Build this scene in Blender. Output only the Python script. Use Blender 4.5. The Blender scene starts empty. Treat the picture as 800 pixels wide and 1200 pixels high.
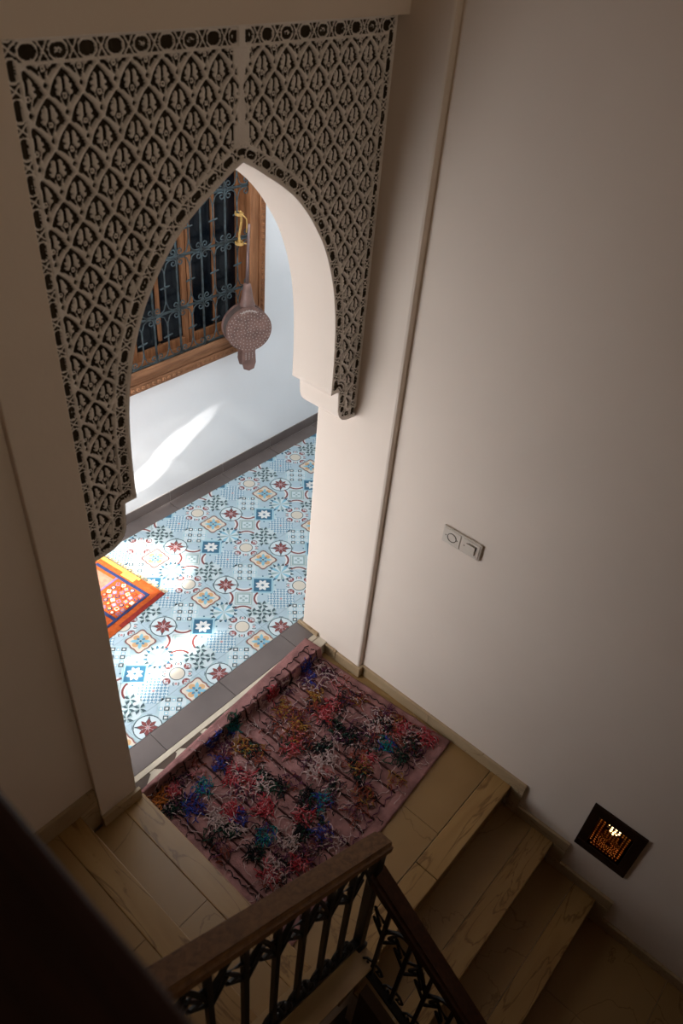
import bpy, bmesh, math, random
import numpy as np
from mathutils import Vector, Matrix
random.seed(7)
rng = np.random.default_rng(7)
scn = bpy.context.scene
COL = scn.collection
# ------------------------------------------------------------------ camera
CAMROT = Matrix(((0.658208931557239, 0.4415221459296928, -0.6097697902257185),
                 (-0.7486356120793247, 0.46930682887317937, -0.468290316683588),
                 (0.07940858105326257, 0.7647282491360179, 0.6394411483697839)))
cam = bpy.data.cameras.new('camera'); camo = bpy.data.objects.new('camera', cam); COL.objects.link(camo)
camo.matrix_world = Matrix.Translation((-2.15516, -1.61366, 3.22799)) @ CAMROT.to_4x4()
cam.sensor_fit = 'AUTO'; cam.sensor_width = 36; cam.lens = 36*881.12/1200
cam.clip_start = 0.02
cam.dof.use_dof = True; cam.dof.focus_distance = 4.3; cam.dof.aperture_fstop = 4.0
scn.camera = camo
# ------------------------------------------------------------------ light and exposure
scn.view_settings.view_transform = 'Standard'; scn.view_settings.look = 'None'
scn.view_settings.exposure = 0.0; scn.view_settings.gamma = 1.0; scn.view_settings.use_curve_mapping = False
w = bpy.data.worlds.new('sky'); scn.world = w; w.use_nodes = True
bg = w.node_tree.nodes['Background']; bg.inputs[0].default_value = (0.55, 0.72, 1.0, 1); bg.inputs[1].default_value = 0.2
SUN_DIR = Vector((0.74, 0.075, -0.66)).normalized()
def sun():
    l = bpy.data.lights.new('sun', 'SUN'); l.energy = 12.5; l.angle = math.radians(1.6); l.color = (1.0, 0.95, 0.88)
    o = bpy.data.objects.new('sun', l); COL.objects.link(o)
    o.rotation_euler = SUN_DIR.to_track_quat('-Z', 'Y').to_euler()
sun()
def area(name, loc, direction, sx, sy, power, color):
    l = bpy.data.lights.new(name, 'AREA'); l.shape = 'RECTANGLE'; l.size = sx; l.size_y = sy; l.energy = power; l.color = color
    o = bpy.data.objects.new(name, l); COL.objects.link(o); o.location = loc
    o.rotation_euler = Vector(direction).to_track_quat('-Z', 'Y').to_euler()
    return o
# daylight through the open courtyard end of the corridor; the other area lamps are added fill
area('courtyard_daylight', (-1.78, 0.88, 0.85), (1, 0.02, 0.12), 1.1, 1.3, 36, (0.94, 0.96, 1.0))
area('corridor_fill', (0.4, 0.9, 2.88), (0, 0.15, -1), 2.4, 1.0, 21, (0.90, 0.96, 1.0))  # added overhead fill for back wall and floor; the ceiling here is closed
area('stairwell_ambient_fill', (-1.5, -1.7, 4.9), (0.05, 0.45, -1), 1.6, 1.6, 1.6, (1.0, 0.76, 0.50))  # added lamp for dim ambient light, no opening above it
l = area('stairwell_front_fill', (-1.2, -3.7, 3.3), (0.0, 1, -0.12), 1.3, 1.3, 4.0, (1.0, 0.83, 0.62)); l.data.spread = math.radians(110)  # added fill aimed at the stucco wall; no window is built behind it
# added spot lamps in place of sunlight reflected from the tiles onto the wall
for (tx, tz), deg, pw_ in (((0.36, 0.545), 5.0, 120), ((0.16, 0.47), 8.0, 110), ((-0.03, 0.36), 9.5, 80)):
    l = bpy.data.lights.new('wall_streak_spot', 'SPOT'); l.energy = pw_; l.spot_size = math.radians(deg); l.spot_blend = 0.12; l.shadow_soft_size = 0.015; l.color = (1.0, 0.98, 0.95)
    o = bpy.data.objects.new('wall_streak_spot', l); COL.objects.link(o); o.location = (-0.9, 1.0, 0.11)
    o.rotation_euler = (Vector((tx, 1.54, tz))-o.location).to_track_quat('-Z', 'Y').to_euler()
# ------------------------------------------------------------------ materials
MATS = {}
def mat(name, color, rough=0.7, metallic=0.0, noise=0.0, nscale=6.0, bump=0.0, bscale=60.0, color2=None, spec=0.4, detail=4.0):
    if name in MATS: return MATS[name]
    m = bpy.data.materials.new(name); m.use_nodes = True; nt = m.node_tree; b = nt.nodes['Principled BSDF']
    b.inputs['Roughness'].default_value = rough; b.inputs['Metallic'].default_value = metallic
    b.inputs['Specular IOR Level'].default_value = spec
    b.inputs['Base Color'].default_value = (*color, 1)
    m.diffuse_color = (*color, 1)
    tc = nt.nodes.new('ShaderNodeTexCoord')
    if noise > 0 or color2:
        n = nt.nodes.new('ShaderNodeTexNoise'); n.inputs['Scale'].default_value = nscale; n.inputs['Detail'].default_value = detail
        nt.links.new(tc.outputs['Object'], n.inputs['Vector'])
        r = nt.nodes.new('ShaderNodeValToRGB')
        c2 = color2 or tuple(max(0, c*(1-noise)) for c in color)
        r.color_ramp.elements[0].position = 0.35; r.color_ramp.elements[1].position = 0.65
        r.color_ramp.elements[0].color = (*c2, 1); r.color_ramp.elements[1].color = (*color, 1)
        nt.links.new(n.outputs['Fac'], r.inputs['Fac']); nt.links.new(r.outputs['Color'], b.inputs['Base Color'])
    if bump > 0:
        n2 = nt.nodes.new('ShaderNodeTexNoise'); n2.inputs['Scale'].default_value = bscale; n2.inputs['Detail'].default_value = 5
        nt.links.new(tc.outputs['Object'], n2.inputs['Vector'])
        bp = nt.nodes.new('ShaderNodeBump'); bp.inputs['Strength'].default_value = bump; bp.inputs['Distance'].default_value = 0.01
        nt.links.new(n2.outputs['Fac'], bp.inputs['Height']); nt.links.new(bp.outputs['Normal'], b.inputs['Normal'])
    MATS[name] = m
    return m
def marble(name, base, vein, light, stretch=(1, 1, 1), scale=2.0, vein_w=0.03):
    m = bpy.data.materials.new(name); m.use_nodes = True; nt = m.node_tree; b = nt.nodes['Principled BSDF']
    b.inputs['Roughness'].default_value = 0.36; b.inputs['Specular IOR Level'].default_value = 0.4
    tc = nt.nodes.new('ShaderNodeTexCoord'); mp = nt.nodes.new('ShaderNodeMapping'); mp.inputs['Scale'].default_value = stretch
    nt.links.new(tc.outputs['Object'], mp.inputs['Vector'])
    n = nt.nodes.new('ShaderNodeTexNoise'); n.inputs['Scale'].default_value = scale; n.inputs['Detail'].default_value = 8
    n.inputs['Distortion'].default_value = 0.8
    nt.links.new(mp.outputs[0], n.inputs['Vector'])
    r = nt.nodes.new('ShaderNodeValToRGB'); e = r.color_ramp.elements
    e[0].position = 0.3; e[0].color = (*base, 1); e[1].position = 0.75; e[1].color = (*light, 1)
    nt.links.new(n.outputs['Fac'], r.inputs['Fac'])
    n2 = nt.nodes.new('ShaderNodeTexNoise'); n2.inputs['Scale'].default_value = scale*0.9; n2.inputs['Detail'].default_value = 6
    n2.inputs['Distortion'].default_value = 1.2
    mp2 = nt.nodes.new('ShaderNodeMapping'); mp2.inputs['Scale'].default_value = stretch; mp2.inputs['Location'].default_value = (3.1, 1.7, 0.4)
    nt.links.new(tc.outputs['Object'], mp2.inputs['Vector']); nt.links.new(mp2.outputs[0], n2.inputs['Vector'])
    r2 = nt.nodes.new('ShaderNodeValToRGB'); c = r2.color_ramp
    c.elements[0].position = 0.5-vein_w; c.elements[0].color = (0, 0, 0, 1)
    c.elements[1].position = 0.5+vein_w; c.elements[1].color = (0, 0, 0, 1)
    q = c.elements.new(0.5); q.color = (1, 1, 1, 1)
    nt.links.new(n2.outputs['Fac'], r2.inputs['Fac'])
    mx = nt.nodes.new('ShaderNodeMixRGB'); mx.inputs[2].default_value = (*vein, 1)
    nt.links.new(r2.outputs[0], mx.inputs[0]); nt.links.new(r.outputs[0], mx.inputs[1]); nt.links.new(mx.outputs[0], b.inputs['Base Color'])
    MATS[name] = m
    return m
def wood(name, c1, c2, axis_scale, rough=0.6):
    m = bpy.data.materials.new(name); m.use_nodes = True; nt = m.node_tree; b = nt.nodes['Principled BSDF']
    b.inputs['Roughness'].default_value = rough; b.inputs['Specular IOR Level'].default_value = 0.25
    tc = nt.nodes.new('ShaderNodeTexCoord'); mp = nt.nodes.new('ShaderNodeMapping'); mp.inputs['Scale'].default_value = axis_scale
    nt.links.new(tc.outputs['Object'], mp.inputs['Vector'])
    n = nt.nodes.new('ShaderNodeTexNoise'); n.inputs['Scale'].default_value = 5; n.inputs['Detail'].default_value = 6; n.inputs['Distortion'].default_value = 0.6
    nt.links.new(mp.outputs[0], n.inputs['Vector'])
    r = nt.nodes.new('ShaderNodeValToRGB'); r.color_ramp.elements[0].position = 0.32; r.color_ramp.elements[1].position = 0.68
    r.color_ramp.elements[0].color = (*c1, 1); r.color_ramp.elements[1].color = (*c2, 1)
    nt.links.new(n.outputs['Fac'], r.inputs['Fac']); nt.links.new(r.outputs[0], b.inputs['Base Color'])
    MATS[name] = m
    return m
def emit(name, color, strength):
    m = bpy.data.materials.new(name); m.use_nodes = True; b = m.node_tree.nodes['Principled BSDF']
    b.inputs['Base Color'].default_value = (*color, 1); b.inputs['Emission Color'].default_value = (*color, 1); b.inputs['Emission Strength'].default_value = strength
    MATS[name] = m
    return m
PLASTER = mat('wall_plaster', (0.75, 0.64, 0.545), 0.85, noise=0.05, nscale=1.5, bump=0.08, bscale=35, spec=0.2)
WHITEWASH = mat('white_limewash', (0.86, 0.87, 0.88), 0.9, noise=0.03, nscale=2, bump=0.05, bscale=40, spec=0.15)
STUCCO = mat('carved_stucco', (0.87, 0.81, 0.77), 0.9, noise=0.12, nscale=9, spec=0.1)
RECESS = mat('stucco_recess_shade_paint', (0.060, 0.046, 0.032), 0.95, noise=0.4, nscale=14, spec=0.05)  # brown ground paint, also darkened for relief contrast the frontal light lacks
GREYTILE = mat('grey_stone_tile', (0.155, 0.125, 0.115), 0.5, noise=0.25, nscale=4, spec=0.4)
GROUT = mat('pale_grout', (0.55, 0.52, 0.49), 0.9)
CREAM = mat('cream_stone', (0.62, 0.54, 0.42), 0.5, noise=0.2, nscale=10)
BROWNTRI = mat('brown_stone_inlay', (0.075, 0.045, 0.028), 0.5, noise=0.2, nscale=10)
TREAD = marble('tan_marble', (0.25, 0.140, 0.050), (0.17, 0.09, 0.028), (0.31, 0.185, 0.072), (1, 1, 1), 1.6, 0.006)
NOSING_Y = marble('veined_marble_y', (0.28, 0.152, 0.050), (0.17, 0.085, 0.025), (0.36, 0.215, 0.078), (9, 1.6, 3), 1.4, 0.03)
NOSING_X = marble('veined_marble_x', (0.28, 0.152, 0.050), (0.17, 0.085, 0.025), (0.36, 0.215, 0.078), (1.6, 9, 3), 1.4, 0.03)
JOINT = mat('stair_joint', (0.22, 0.15, 0.075), 0.9)
SKIRT = marble('skirting_marble', (0.34, 0.235, 0.13), (0.22, 0.14, 0.07), (0.42, 0.31, 0.19), (2, 2, 6), 1.5, 0.01)
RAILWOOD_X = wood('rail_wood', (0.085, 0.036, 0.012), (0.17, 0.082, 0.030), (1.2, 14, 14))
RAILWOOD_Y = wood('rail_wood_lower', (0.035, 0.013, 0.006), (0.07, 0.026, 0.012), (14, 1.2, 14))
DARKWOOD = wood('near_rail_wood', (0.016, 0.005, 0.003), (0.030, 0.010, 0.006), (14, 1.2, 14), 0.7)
IRON = mat('black_iron', (0.012, 0.010, 0.009), 0.5, noise=0.3, nscale=40, spec=0.4)
GRILLE = mat('weathered_iron', (0.07, 0.10, 0.11), 0.5, metallic=0.3, color2=(0.03, 0.035, 0.035), nscale=25)
WINWOOD_X = wood('window_wood_x', (0.17, 0.075, 0.035), (0.31, 0.15, 0.075), (1.0, 12, 12))
WINWOOD_Z = wood('window_wood_z', (0.19, 0.075, 0.03), (0.36, 0.16, 0.07), (12, 12, 1.0))
GLASS = mat('dark_pane', (0.003, 0.005, 0.008), 0.2, spec=0.25)
# ------------------------------------------------------------------ mesh helpers
def link(name, me, parent=None):
    o = bpy.data.objects.new(name, me); COL.objects.link(o)
    if parent: o.parent = parent
    return o
def obj(name, bm, mats, parent=None, smooth=False):
    me = bpy.data.meshes.new(name); bm.normal_update(); bm.to_mesh(me); bm.free()
    for m in (mats if isinstance(mats, (list, tuple)) else [mats]): me.materials.append(m)
    if smooth:
        for p in me.polygons: p.use_smooth = True
    return link(name, me, parent)
def tag(o, label, cat=None, group=None):
    o['label'] = label
    if cat: o['category'] = cat
    if group: o['group'] = group
    return o
def thing(name, label, cat, loc=(0, 0, 0), rot=(0, 0, 0), group=None):
    o = bpy.data.objects.new(name, None); COL.objects.link(o); o.empty_display_size = 0.05
    o.location = loc; o.rotation_euler = rot
    return tag(o, label, cat, group)
def struct(o, label=None):
    o['kind'] = 'structure'
    if label: o['label'] = label
    return o
def stuff(o):
    o['kind'] = 'stuff'; return o
def box(bm, a, b, mi=0, bevel=0.0):
    x0, y0, z0 = (min(a[i], b[i]) for i in range(3)); x1, y1, z1 = (max(a[i], b[i]) for i in range(3))
    vs = [bm.verts.new(p) for p in ((x0,y0,z0),(x1,y0,z0),(x1,y1,z0),(x0,y1,z0),(x0,y0,z1),(x1,y0,z1),(x1,y1,z1),(x0,y1,z1))]
    fs = [bm.faces.new([vs[i] for i in f]) for f in ((0,3,2,1),(4,5,6,7),(0,1,5,4),(1,2,6,5),(2,3,7,6),(3,0,4,7))]
    for f in fs: f.material_index = mi
    if bevel > 0:
        es = list({e for f in fs for e in f.edges})
        bmesh.ops.bevel(bm, geom=es, offset=bevel, segments=2, affect='EDGES', profile=0.5)
def boxes(name, lst, mats, parent=None, bevel=0.0):
    bm = bmesh.new()
    for a, b in lst: box(bm, a, b, 0, bevel)
    return obj(name, bm, mats, parent)
def prism(bm, pts, axis, a, b, mi=0):
    """pts: 2-D outline; axis the extrusion axis; a, b its limits"""
    def P(p, t):
        return {'x': (t, p[0], p[1]), 'y': (p[0], t, p[1]), 'z': (p[0], p[1], t)}[axis]
    A = [bm.verts.new(P(p, a)) for p in pts]; B = [bm.verts.new(P(p, b)) for p in pts]
    n = len(pts); fs = [bm.faces.new(A), bm.faces.new(B[::-1])]
    for i in range(n): fs.append(bm.faces.new((A[i], B[i], B[(i+1) % n], A[(i+1) % n])))
    for f in fs: f.material_index = mi
    bmesh.ops.recalc_face_normals(bm, faces=fs)
    return fs
def tube(bm, pts, r, sides=6, mi=0, cap=True):
    pts = [Vector(p) for p in pts]; rings = []; n = len(pts)
    up = None
    for i, p in enumerate(pts):
        d = (pts[min(i+1, n-1)] - pts[max(i-1, 0)])
        if d.length < 1e-9: d = Vector((0, 0, 1))
        d.normalize()
        if up is None:
            up = Vector((0, 0, 1)) if abs(d.z) < 0.9 else Vector((1, 0, 0))
        s = d.cross(up)
        if s.length < 1e-4: s = d.cross(Vector((1, 0.3, 0.1)))
        s.normalize(); up = s.cross(d).normalized()
        rr = r[i] if isinstance(r, (list, tuple)) else r
        rings.append([bm.verts.new(p + (s*math.cos(a) + up*math.sin(a))*rr) for a in [2*math.pi*k/sides + math.pi/sides for k in range(sides)]])
    fs = []
    for i in range(n-1):
        for k in range(sides):
            fs.append(bm.faces.new((rings[i][k], rings[i][(k+1) % sides], rings[i+1][(k+1) % sides], rings[i+1][k])))
    if cap:
        fs.append(bm.faces.new(rings[0][::-1])); fs.append(bm.faces.new(rings[-1]))
    for f in fs: f.material_index = mi
    return fs
def lathe(bm, prof, loc=(0, 0, 0), seg=24, axis='z', mi=0):
    rings = []
    for r, h in prof:
        ring = []
        for k in range(seg):
            a = 2*math.pi*k/seg; c, s = r*math.cos(a), r*math.sin(a)
            p = {'z': (c, s, h), 'x': (h, c, s), 'y': (c, h, s)}[axis]
            ring.append(bm.verts.new(Vector(p)+Vector(loc)))
        rings.append(ring)
    fs = []
    for i in range(len(rings)-1):
        for k in range(seg): fs.append(bm.faces.new((rings[i][k], rings[i][(k+1) % seg], rings[i+1][(k+1) % seg], rings[i+1][k])))
    fs.append(bm.faces.new(rings[0])); fs.append(bm.faces.new(rings[-1]))
    for f in fs: f.material_index = mi
    bmesh.ops.recalc_face_normals(bm, faces=fs)
# ------------------------------------------------------------------ key dimensions (metres)
XP = -0.03          # pier face
XJ = -1.300         # left jamb
XM = -0.656         # arch axis
T = 0.21            # far side of the arch wall
YB = 1.54           # corridor back wall
ZC = 0.0775         # corridor floor above the landing
RUN, RISE = 0.278, 0.170
RISE_UP, RUN_UP = 0.160, 0.2765
YN0 = -1.142        # landing edge above the descending flight
XN0 = -1.275        # first nosing of the ascending flight
# ================================================================== THE SETTING
# arch outline (front and soffit): right half, dx from axis, z
HALF = [(0.0, 2.622), (0.045, 2.600), (0.090, 2.573), (0.156, 2.533), (0.212, 2.492), (0.262, 2.443), (0.303, 2.393), (0.339, 2.342), (0.368, 2.292),
        (0.405, 2.205), (0.432, 2.110), (0.447, 2.02), (0.455, 1.93), (0.459, 1.82), (0.459, 1.697), (0.502, 1.697), (0.507, 1.640), (0.509, 1.605),
        (0.520, 1.575), (0.540, 1.553), (0.566, 1.541), (0.600, 1.536), (0.626, 1.534)]
def smooth_half():
    # resample the curved stretch with Catmull-Rom
    P = HALF[:15]; out = []
    for i in range(len(P)-1):
        p0 = P[max(i-1, 0)]; p1 = P[i]; p2 = P[i+1]; p3 = P[min(i+2, len(P)-1)]
        if i == 0: p0 = (2*p1[0]-p2[0], 2*p1[1]-p2[1])
        for k in range(4):
            t = k/4
            out.append(tuple(0.5*((2*p1[j]) + (-p0[j]+p2[j])*t + (2*p0[j]-5*p1[j]+4*p2[j]-p3[j])*t*t + (-p0[j]+3*p1[j]-3*p2[j]+p3[j])*t**3) for j in (0, 1)))
    return out + HALF[14:]
HS = smooth_half()
ARCH = [(XM-dx, z) for dx, z in HS[::-1]] + [(XM+dx, z) for dx, z in HS[1:]]     # from left springing over the apex to right springing
ARCH[0] = (XJ, ARCH[0][1]); ARCH[-1] = (XP, ARCH[-1][1])
ZTOP = 2.95
def wall_arch():
    bm = bmesh.new()
    n = len(ARCH)
    top = [(x, ZTOP) for x, z in ARCH]
    for y, flip in ((0.030, False), (T, True)):
        A = [bm.verts.new((x, y, z)) for x, z in ARCH]; B = [bm.verts.new((x, y, z)) for x, z in top]
        for i in range(n-1):
            try:
                f = bm.faces.new((A[i], A[i+1], B[i+1], B[i]) if not flip else (A[i+1], A[i], B[i], B[i+1]))
            except ValueError: pass
    A = [bm.verts.new((x, -0.0005, z)) for x, z in ARCH]; B = [bm.verts.new((x, T, z)) for x, z in ARCH]
    for i in range(n-1):
        f = bm.faces.new((A[i], B[i], B[i+1], A[i+1])); f.smooth = abs(ARCH[i][0]-ARCH[i+1][0]) < 0.03
    bmesh.ops.dissolve_degenerate(bm, dist=1e-5, edges=bm.edges[:])
    return struct(obj('wall_arch', bm, PLASTER), 'plaster wall pierced by the pointed arch, behind the carved stucco')
wall_arch()
# left of the arch: pilaster beside the jamb, then the wall set back a little
bm = bmesh.new(); box(bm, (-1.473, -0.02, -1.2), (XJ, T, ZTOP), bevel=0.004); box(bm, (-3.0, 0.0, -1.2), (-1.465, T, ZTOP))
struct(obj('wall_left', bm, PLASTER), 'plaster wall and pilaster to the left of the arch')
struct(boxes('wall_upper', [((-3.0, -0.043, ZTOP), (XP+0.02, T, 5.0))], PLASTER), 'plaster wall above the carved stucco panel, standing slightly proud')
bm = bmesh.new(); box(bm, (XP, -0.203, -1.0), (0.28, T, 5.0), bevel=0.012)
struct(obj('wall_pier', bm, PLASTER), 'plaster pier at the right of the arch')
LY0, LY1, LZ0, LZ1 = -1.745, -1.508, -0.055, 0.270      # wall niche of the pierced lamp
struct(boxes('wall_right', [((0, -4.0, -2.0), (0.22, LY0, 5.0)), ((0, LY1, -2.0), (0.22, -0.19, 5.0)), ((0, LY0, LZ1), (0.22, LY1, 5.0)), ((0, LY0, -2.0), (0.22, LY1, LZ0)), ((0.1, LY0, LZ0), (0.22, LY1, LZ1))], PLASTER), 'tall plaster wall along the right of the stairwell')
struct(boxes('wall_back', [((-3.2, -4.0, -2.0), (0.2, -3.85, 5.0))], PLASTER), 'plaster wall behind the upper landing')
struct(boxes('wall_far', [((-3.2, -4.0, -2.0), (-3.0, 0.21, 5.0))], PLASTER), 'plaster wall at the left end of the stairwell')
struct(boxes('ceiling', [((-3.2, -4.0, 5.0), (0.2, 0.21, 5.1))], PLASTER), 'stairwell ceiling')
# ---- corridor shell
WX0, WX1, WZ0, WZ1 = -0.72, 0.80, 1.09, 2.28           # window opening in the corridor wall
struct(boxes('wall_corridor', [((-2.0, YB, -0.2), (2.6, YB+0.25, WZ0)), ((-2.0, YB, WZ1), (2.6, YB+0.25, 3.1)), ((-2.0, YB, WZ0), (WX0, YB+0.25, WZ1)), ((WX1, YB, WZ0), (2.6, YB+0.25, WZ1)), ((-2.0, YB+0.24, WZ0), (2.6, YB+0.3, WZ1))], WHITEWASH), 'white corridor wall beyond the arch, holding the wooden window')
struct(boxes('wall_corridor_front', [((0.28, 0.0, -0.2), (2.6, T, 3.1))], WHITEWASH), 'corridor side of the wall to the right of the arch')
struct(boxes('wall_corridor_end', [((2.5, T, -0.2), (2.6, YB, 3.1))], WHITEWASH), 'far right end of the corridor')
struct(boxes('ceiling_corridor', [((-2.0, T, 3.0), (2.6, YB, 3.1))], WHITEWASH), 'corridor ceiling')
# unseen wall added at the corridor's left end, holes shaped to cast sun patches
SX = -1.9
PATCHES = [  # lit patches on the corridor wall / floor, back-projected along the sun as holes in the added wall
    ('w', [(0.66, 0.67), (0.30, 0.63), (0.12, 0.545), (-0.20, 0.56), (-0.25, 0.20), (-0.02, 0.10), (0.20, 0.27), (0.56, 0.53)]),
    ('f', [(-0.42, 1.50), (-0.20, 1.30), (-0.12, 1.14), (-0.17, 0.95), (-0.33, 0.87), (-0.43, 0.95), (-0.70, 0.98), (-0.9, 1.10), (-0.8, 1.45)]),
    ('f', [(-0.86, 0.68), (-0.56, 0.60), (-0.36, 0.49), (-0.23, 0.36), (-0.31, 0.27), (-0.57, 0.215), (-0.80, 0.36), (-1.0, 0.44)]),
    ('f', [(-0.22, 0.44), (-0.12, 0.40), (-0.10, 0.33), (-0.20, 0.33)]),
    ('f', [(-1.06, 0.44), (-0.96, 0.36), (-0.98, 0.28), (-1.07, 0.30)]),
]
def sun_mask_wall():
    polys = []
    for k, pts in PATCHES:
        q = []
        for a, b in pts:
            P = Vector((a, YB, b)) if k == 'w' else Vector((a, b, ZC))
            t = (P.x - SX)/SUN_DIR.x; Q = P - SUN_DIR*t; q.append((Q.y, Q.z))
        polys.append(np.array(q))
    st = 0.02; ys = np.arange(0.20, YB-.001, st); zs = np.arange(-0.1, 3.0-.001, st)
    YY, ZZ = np.meshgrid(ys+st/2, zs+st/2, indexing='ij'); hole = np.zeros(YY.shape, bool)
    for p in polys:
        ins = np.zeros(YY.shape, bool); j = len(p)-1
        for i in range(len(p)):
            c = ((p[i, 1] > ZZ) != (p[j, 1] > ZZ)); d = (p[j, 0]-p[i, 0])*(ZZ-p[i, 1])/(p[j, 1]-p[i, 1]+1e-12)+p[i, 0]
            ins ^= c & (YY < d); j = i
        hole |= ins
    bm = bmesh.new(); vd = {}
    def V(i, j):
        if (i, j) not in vd: vd[i, j] = bm.verts.new((SX, ys[0]+i*st, zs[0]+j*st))
        return vd[i, j]
    for i in range(len(ys)):
        for j in range(len(zs)):
            if not hole[i, j]: bm.faces.new((V(i, j), V(i+1, j), V(i+1, j+1), V(i, j+1)))
    return struct(obj('wall_sun_mask', bm, WHITEWASH), 'unseen wall added at the left end of the corridor, its holes shaping the sun patches')
sun_mask_wall()
# ---- landing floor
fl = struct(boxes('floor', [((XN0-0.02, YN0+0.004, -0.16), (0.0, 0.085, -0.022))], JOINT), 'stair landing in tan marble tiles under the pink rug')
lt = 0
for i, (xa, xb) in enumerate(((-1.255, -0.90), (-0.90, -0.45), (-0.45, -0.004))):
    for j, (ya, yb) in enumerate(((-1.036, -0.60), (-0.60, -0.15), (-0.15, 0.083))):
        bm = bmesh.new(); box(bm, (xa+0.0008, ya+0.0008, -0.022), (xb-0.0008, yb-0.0008, 0.0), bevel=0.0008); obj('floor_tile', bm, TREAD, fl)
for xa, xb in ((-1.255, -0.62), (-0.62, -0.004)):
    bm = bmesh.new(); box(bm, (xa+0.001, YN0-0.012, -0.03), (xb-0.001, -1.0375, 0.0005), bevel=0.004); obj('landing_nosing', bm, NOSING_X, fl)
# threshold step: grey stone, cream strip, riser with brown triangles
th = struct(boxes('trim_1', [((XJ, 0.082, -0.02), (XP, T+0.03, ZC-0.0145))], GROUT), 'threshold step between the landing and the corridor')
J = [XJ, -1.045, -0.615, -0.176, XP]
for a, b in zip(J[:-1], J[1:]):
    bm = bmesh.new(); box(bm, (a+0.0015, 0.112, ZC-0.012), (b-0.0015, 0.240, ZC), bevel=0.0012); tag(obj('threshold_tile', bm, GREYTILE, th), 'grey stone threshold tile')
bm = bmesh.new(); box(bm, (XJ, 0.082, ZC-0.014), (XP, 0.1105, ZC-0.0005), bevel=0.002); tag(obj('threshold_strip', bm, CREAM, th), 'cream stone edging strip')
bm = bmesh.new(); box(bm, (XJ, 0.026, 0.0005), (XP, 0.0815, ZC-0.004), bevel=.002); tag(obj('edge_slab', bm, CREAM, th), 'cream stone ledge with a row of dark triangles')
x = XJ + 0.006
while x < XP-0.10:
    bm = bmesh.new(); prism(bm, [(x, 0.0812), (x+0.122, 0.0812), (x+0.122, 0.070), (x+0.070, 0.034), (x+0.044, 0.034)], 'z', ZC-.0041, ZC-.0030)
    tag(obj('triangle_inlay', bm, BROWNTRI, th), 'dark brown stone triangle'); x += 0.149
# ---- corridor floor: 45 cm tiles, each printed with a 3 x 3 patchwork
def M(n, c, r=0.42): return mat(n, c, r, noise=0.06, nscale=5, spec=0.5)
TM = [M('tile_ground', (0.45, 0.60, 0.64)), M('tile_plain_square', (0.42, 0.55, 0.62)), M('tile_navy', (0.030, 0.125, 0.21)), M('tile_sky', (0.22, 0.48, 0.60)),
      M('tile_white', (0.72, 0.74, 0.72)), M('tile_darkteal', (0.045, 0.085, 0.10)), M('tile_red', (0.20, 0.045, 0.042)), M('tile_cream', (0.66, 0.60, 0.50)),
      M('tile_orange', (0.60, 0.36, 0.17)), M('tile_greygreen', (0.30, 0.42, 0.42)), M('tile_blue', (0.07, 0.24, 0.38)), M('tile_pink', (0.52, 0.28, 0.28)), M('tile_pale', (0.58, 0.68, 0.71))]
GND, PLAIN, NAVY, SKY, WHT, DTEAL, RED, CRM, ORG, GGRN, BLU, PNK, PALE = range(13)
C0 = 0.1496
class Motif:
    def __init__(s, bm, cx, cy): s.bm, s.c = bm, Vector((cx, cy)); s.e1 = Vector((1, -1))/math.sqrt(2); s.e2 = Vector((1, 1))/math.sqrt(2)
    def poly(s, pts, mi, L):
        vs = [s.bm.verts.new((*(s.c + s.e1*p[0] + s.e2*p[1]), L*0.00018)) for p in pts]
        f = s.bm.faces.new(vs); f.material_index = mi
        if f.normal.z < 0 or True:
            f.normal_update()
            if f.normal.z < 0: f.normal_flip()
    def disc(s, x, y, r, mi, L, n=16, ry=None, a0=0):
        ry = ry or r; s.poly([(x+r*math.cos(2*math.pi*k/n+a0), y+ry*math.sin(2*math.pi*k/n+a0)) for k in range(n)], mi, L)
    def ring(s, x, y, r, w, mi, L, n=20, a=0, b=2*math.pi):
        for k in range(n):
            t0 = a+(b-a)*k/n; t1 = a+(b-a)*(k+1)/n
            s.poly([(x+(r+q)*math.cos(t), y+(r+q)*math.sin(t)) for q, t in ((-w/2, t0), (w/2, t0), (w/2, t1), (-w/2, t1))], mi, L)
    def rect(s, x, y, hx, hy, mi, L): s.poly([(x-hx, y-hy), (x+hx, y-hy), (x+hx, y+hy), (x-hx, y+hy)], mi, L)
    def petal(s, x, y, ang, r0, r1, wd, mi, L, n=5):
        c, q = math.cos(ang), math.sin(ang); pts = []
        for k in range(n+1):
            t = k/n; pts.append((r0+(r1-r0)*t, wd*math.sin(math.pi*t)))
        for k in range(n-1, 0, -1):
            t = k/n; pts.append((r0+(r1-r0)*t, -wd*math.sin(math.pi*t)))
        s.poly([(x+c*a-q*b, y+q*a+c*b) for a, b in pts], mi, L)
PI = math.pi
def m_blue(m):
    m.rect(0, 0, .062, .062, SKY, 2); m.rect(0, 0, .0575, .0575, WHT, 3); m.rect(0, 0, .0555, .0555, SKY, 4); m.rect(0, 0, .050, .050, NAVY, 5)
    for k in range(4):
        for d in (-.40, .40): m.petal(0, 0, PI/4+k*PI/2+d, .006, .044, .0100, WHT, 6)
    for k in range(4): m.disc(.073*math.cos(k*PI/2), .073*math.sin(k*PI/2), .0055, NAVY, 9, 6)
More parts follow.
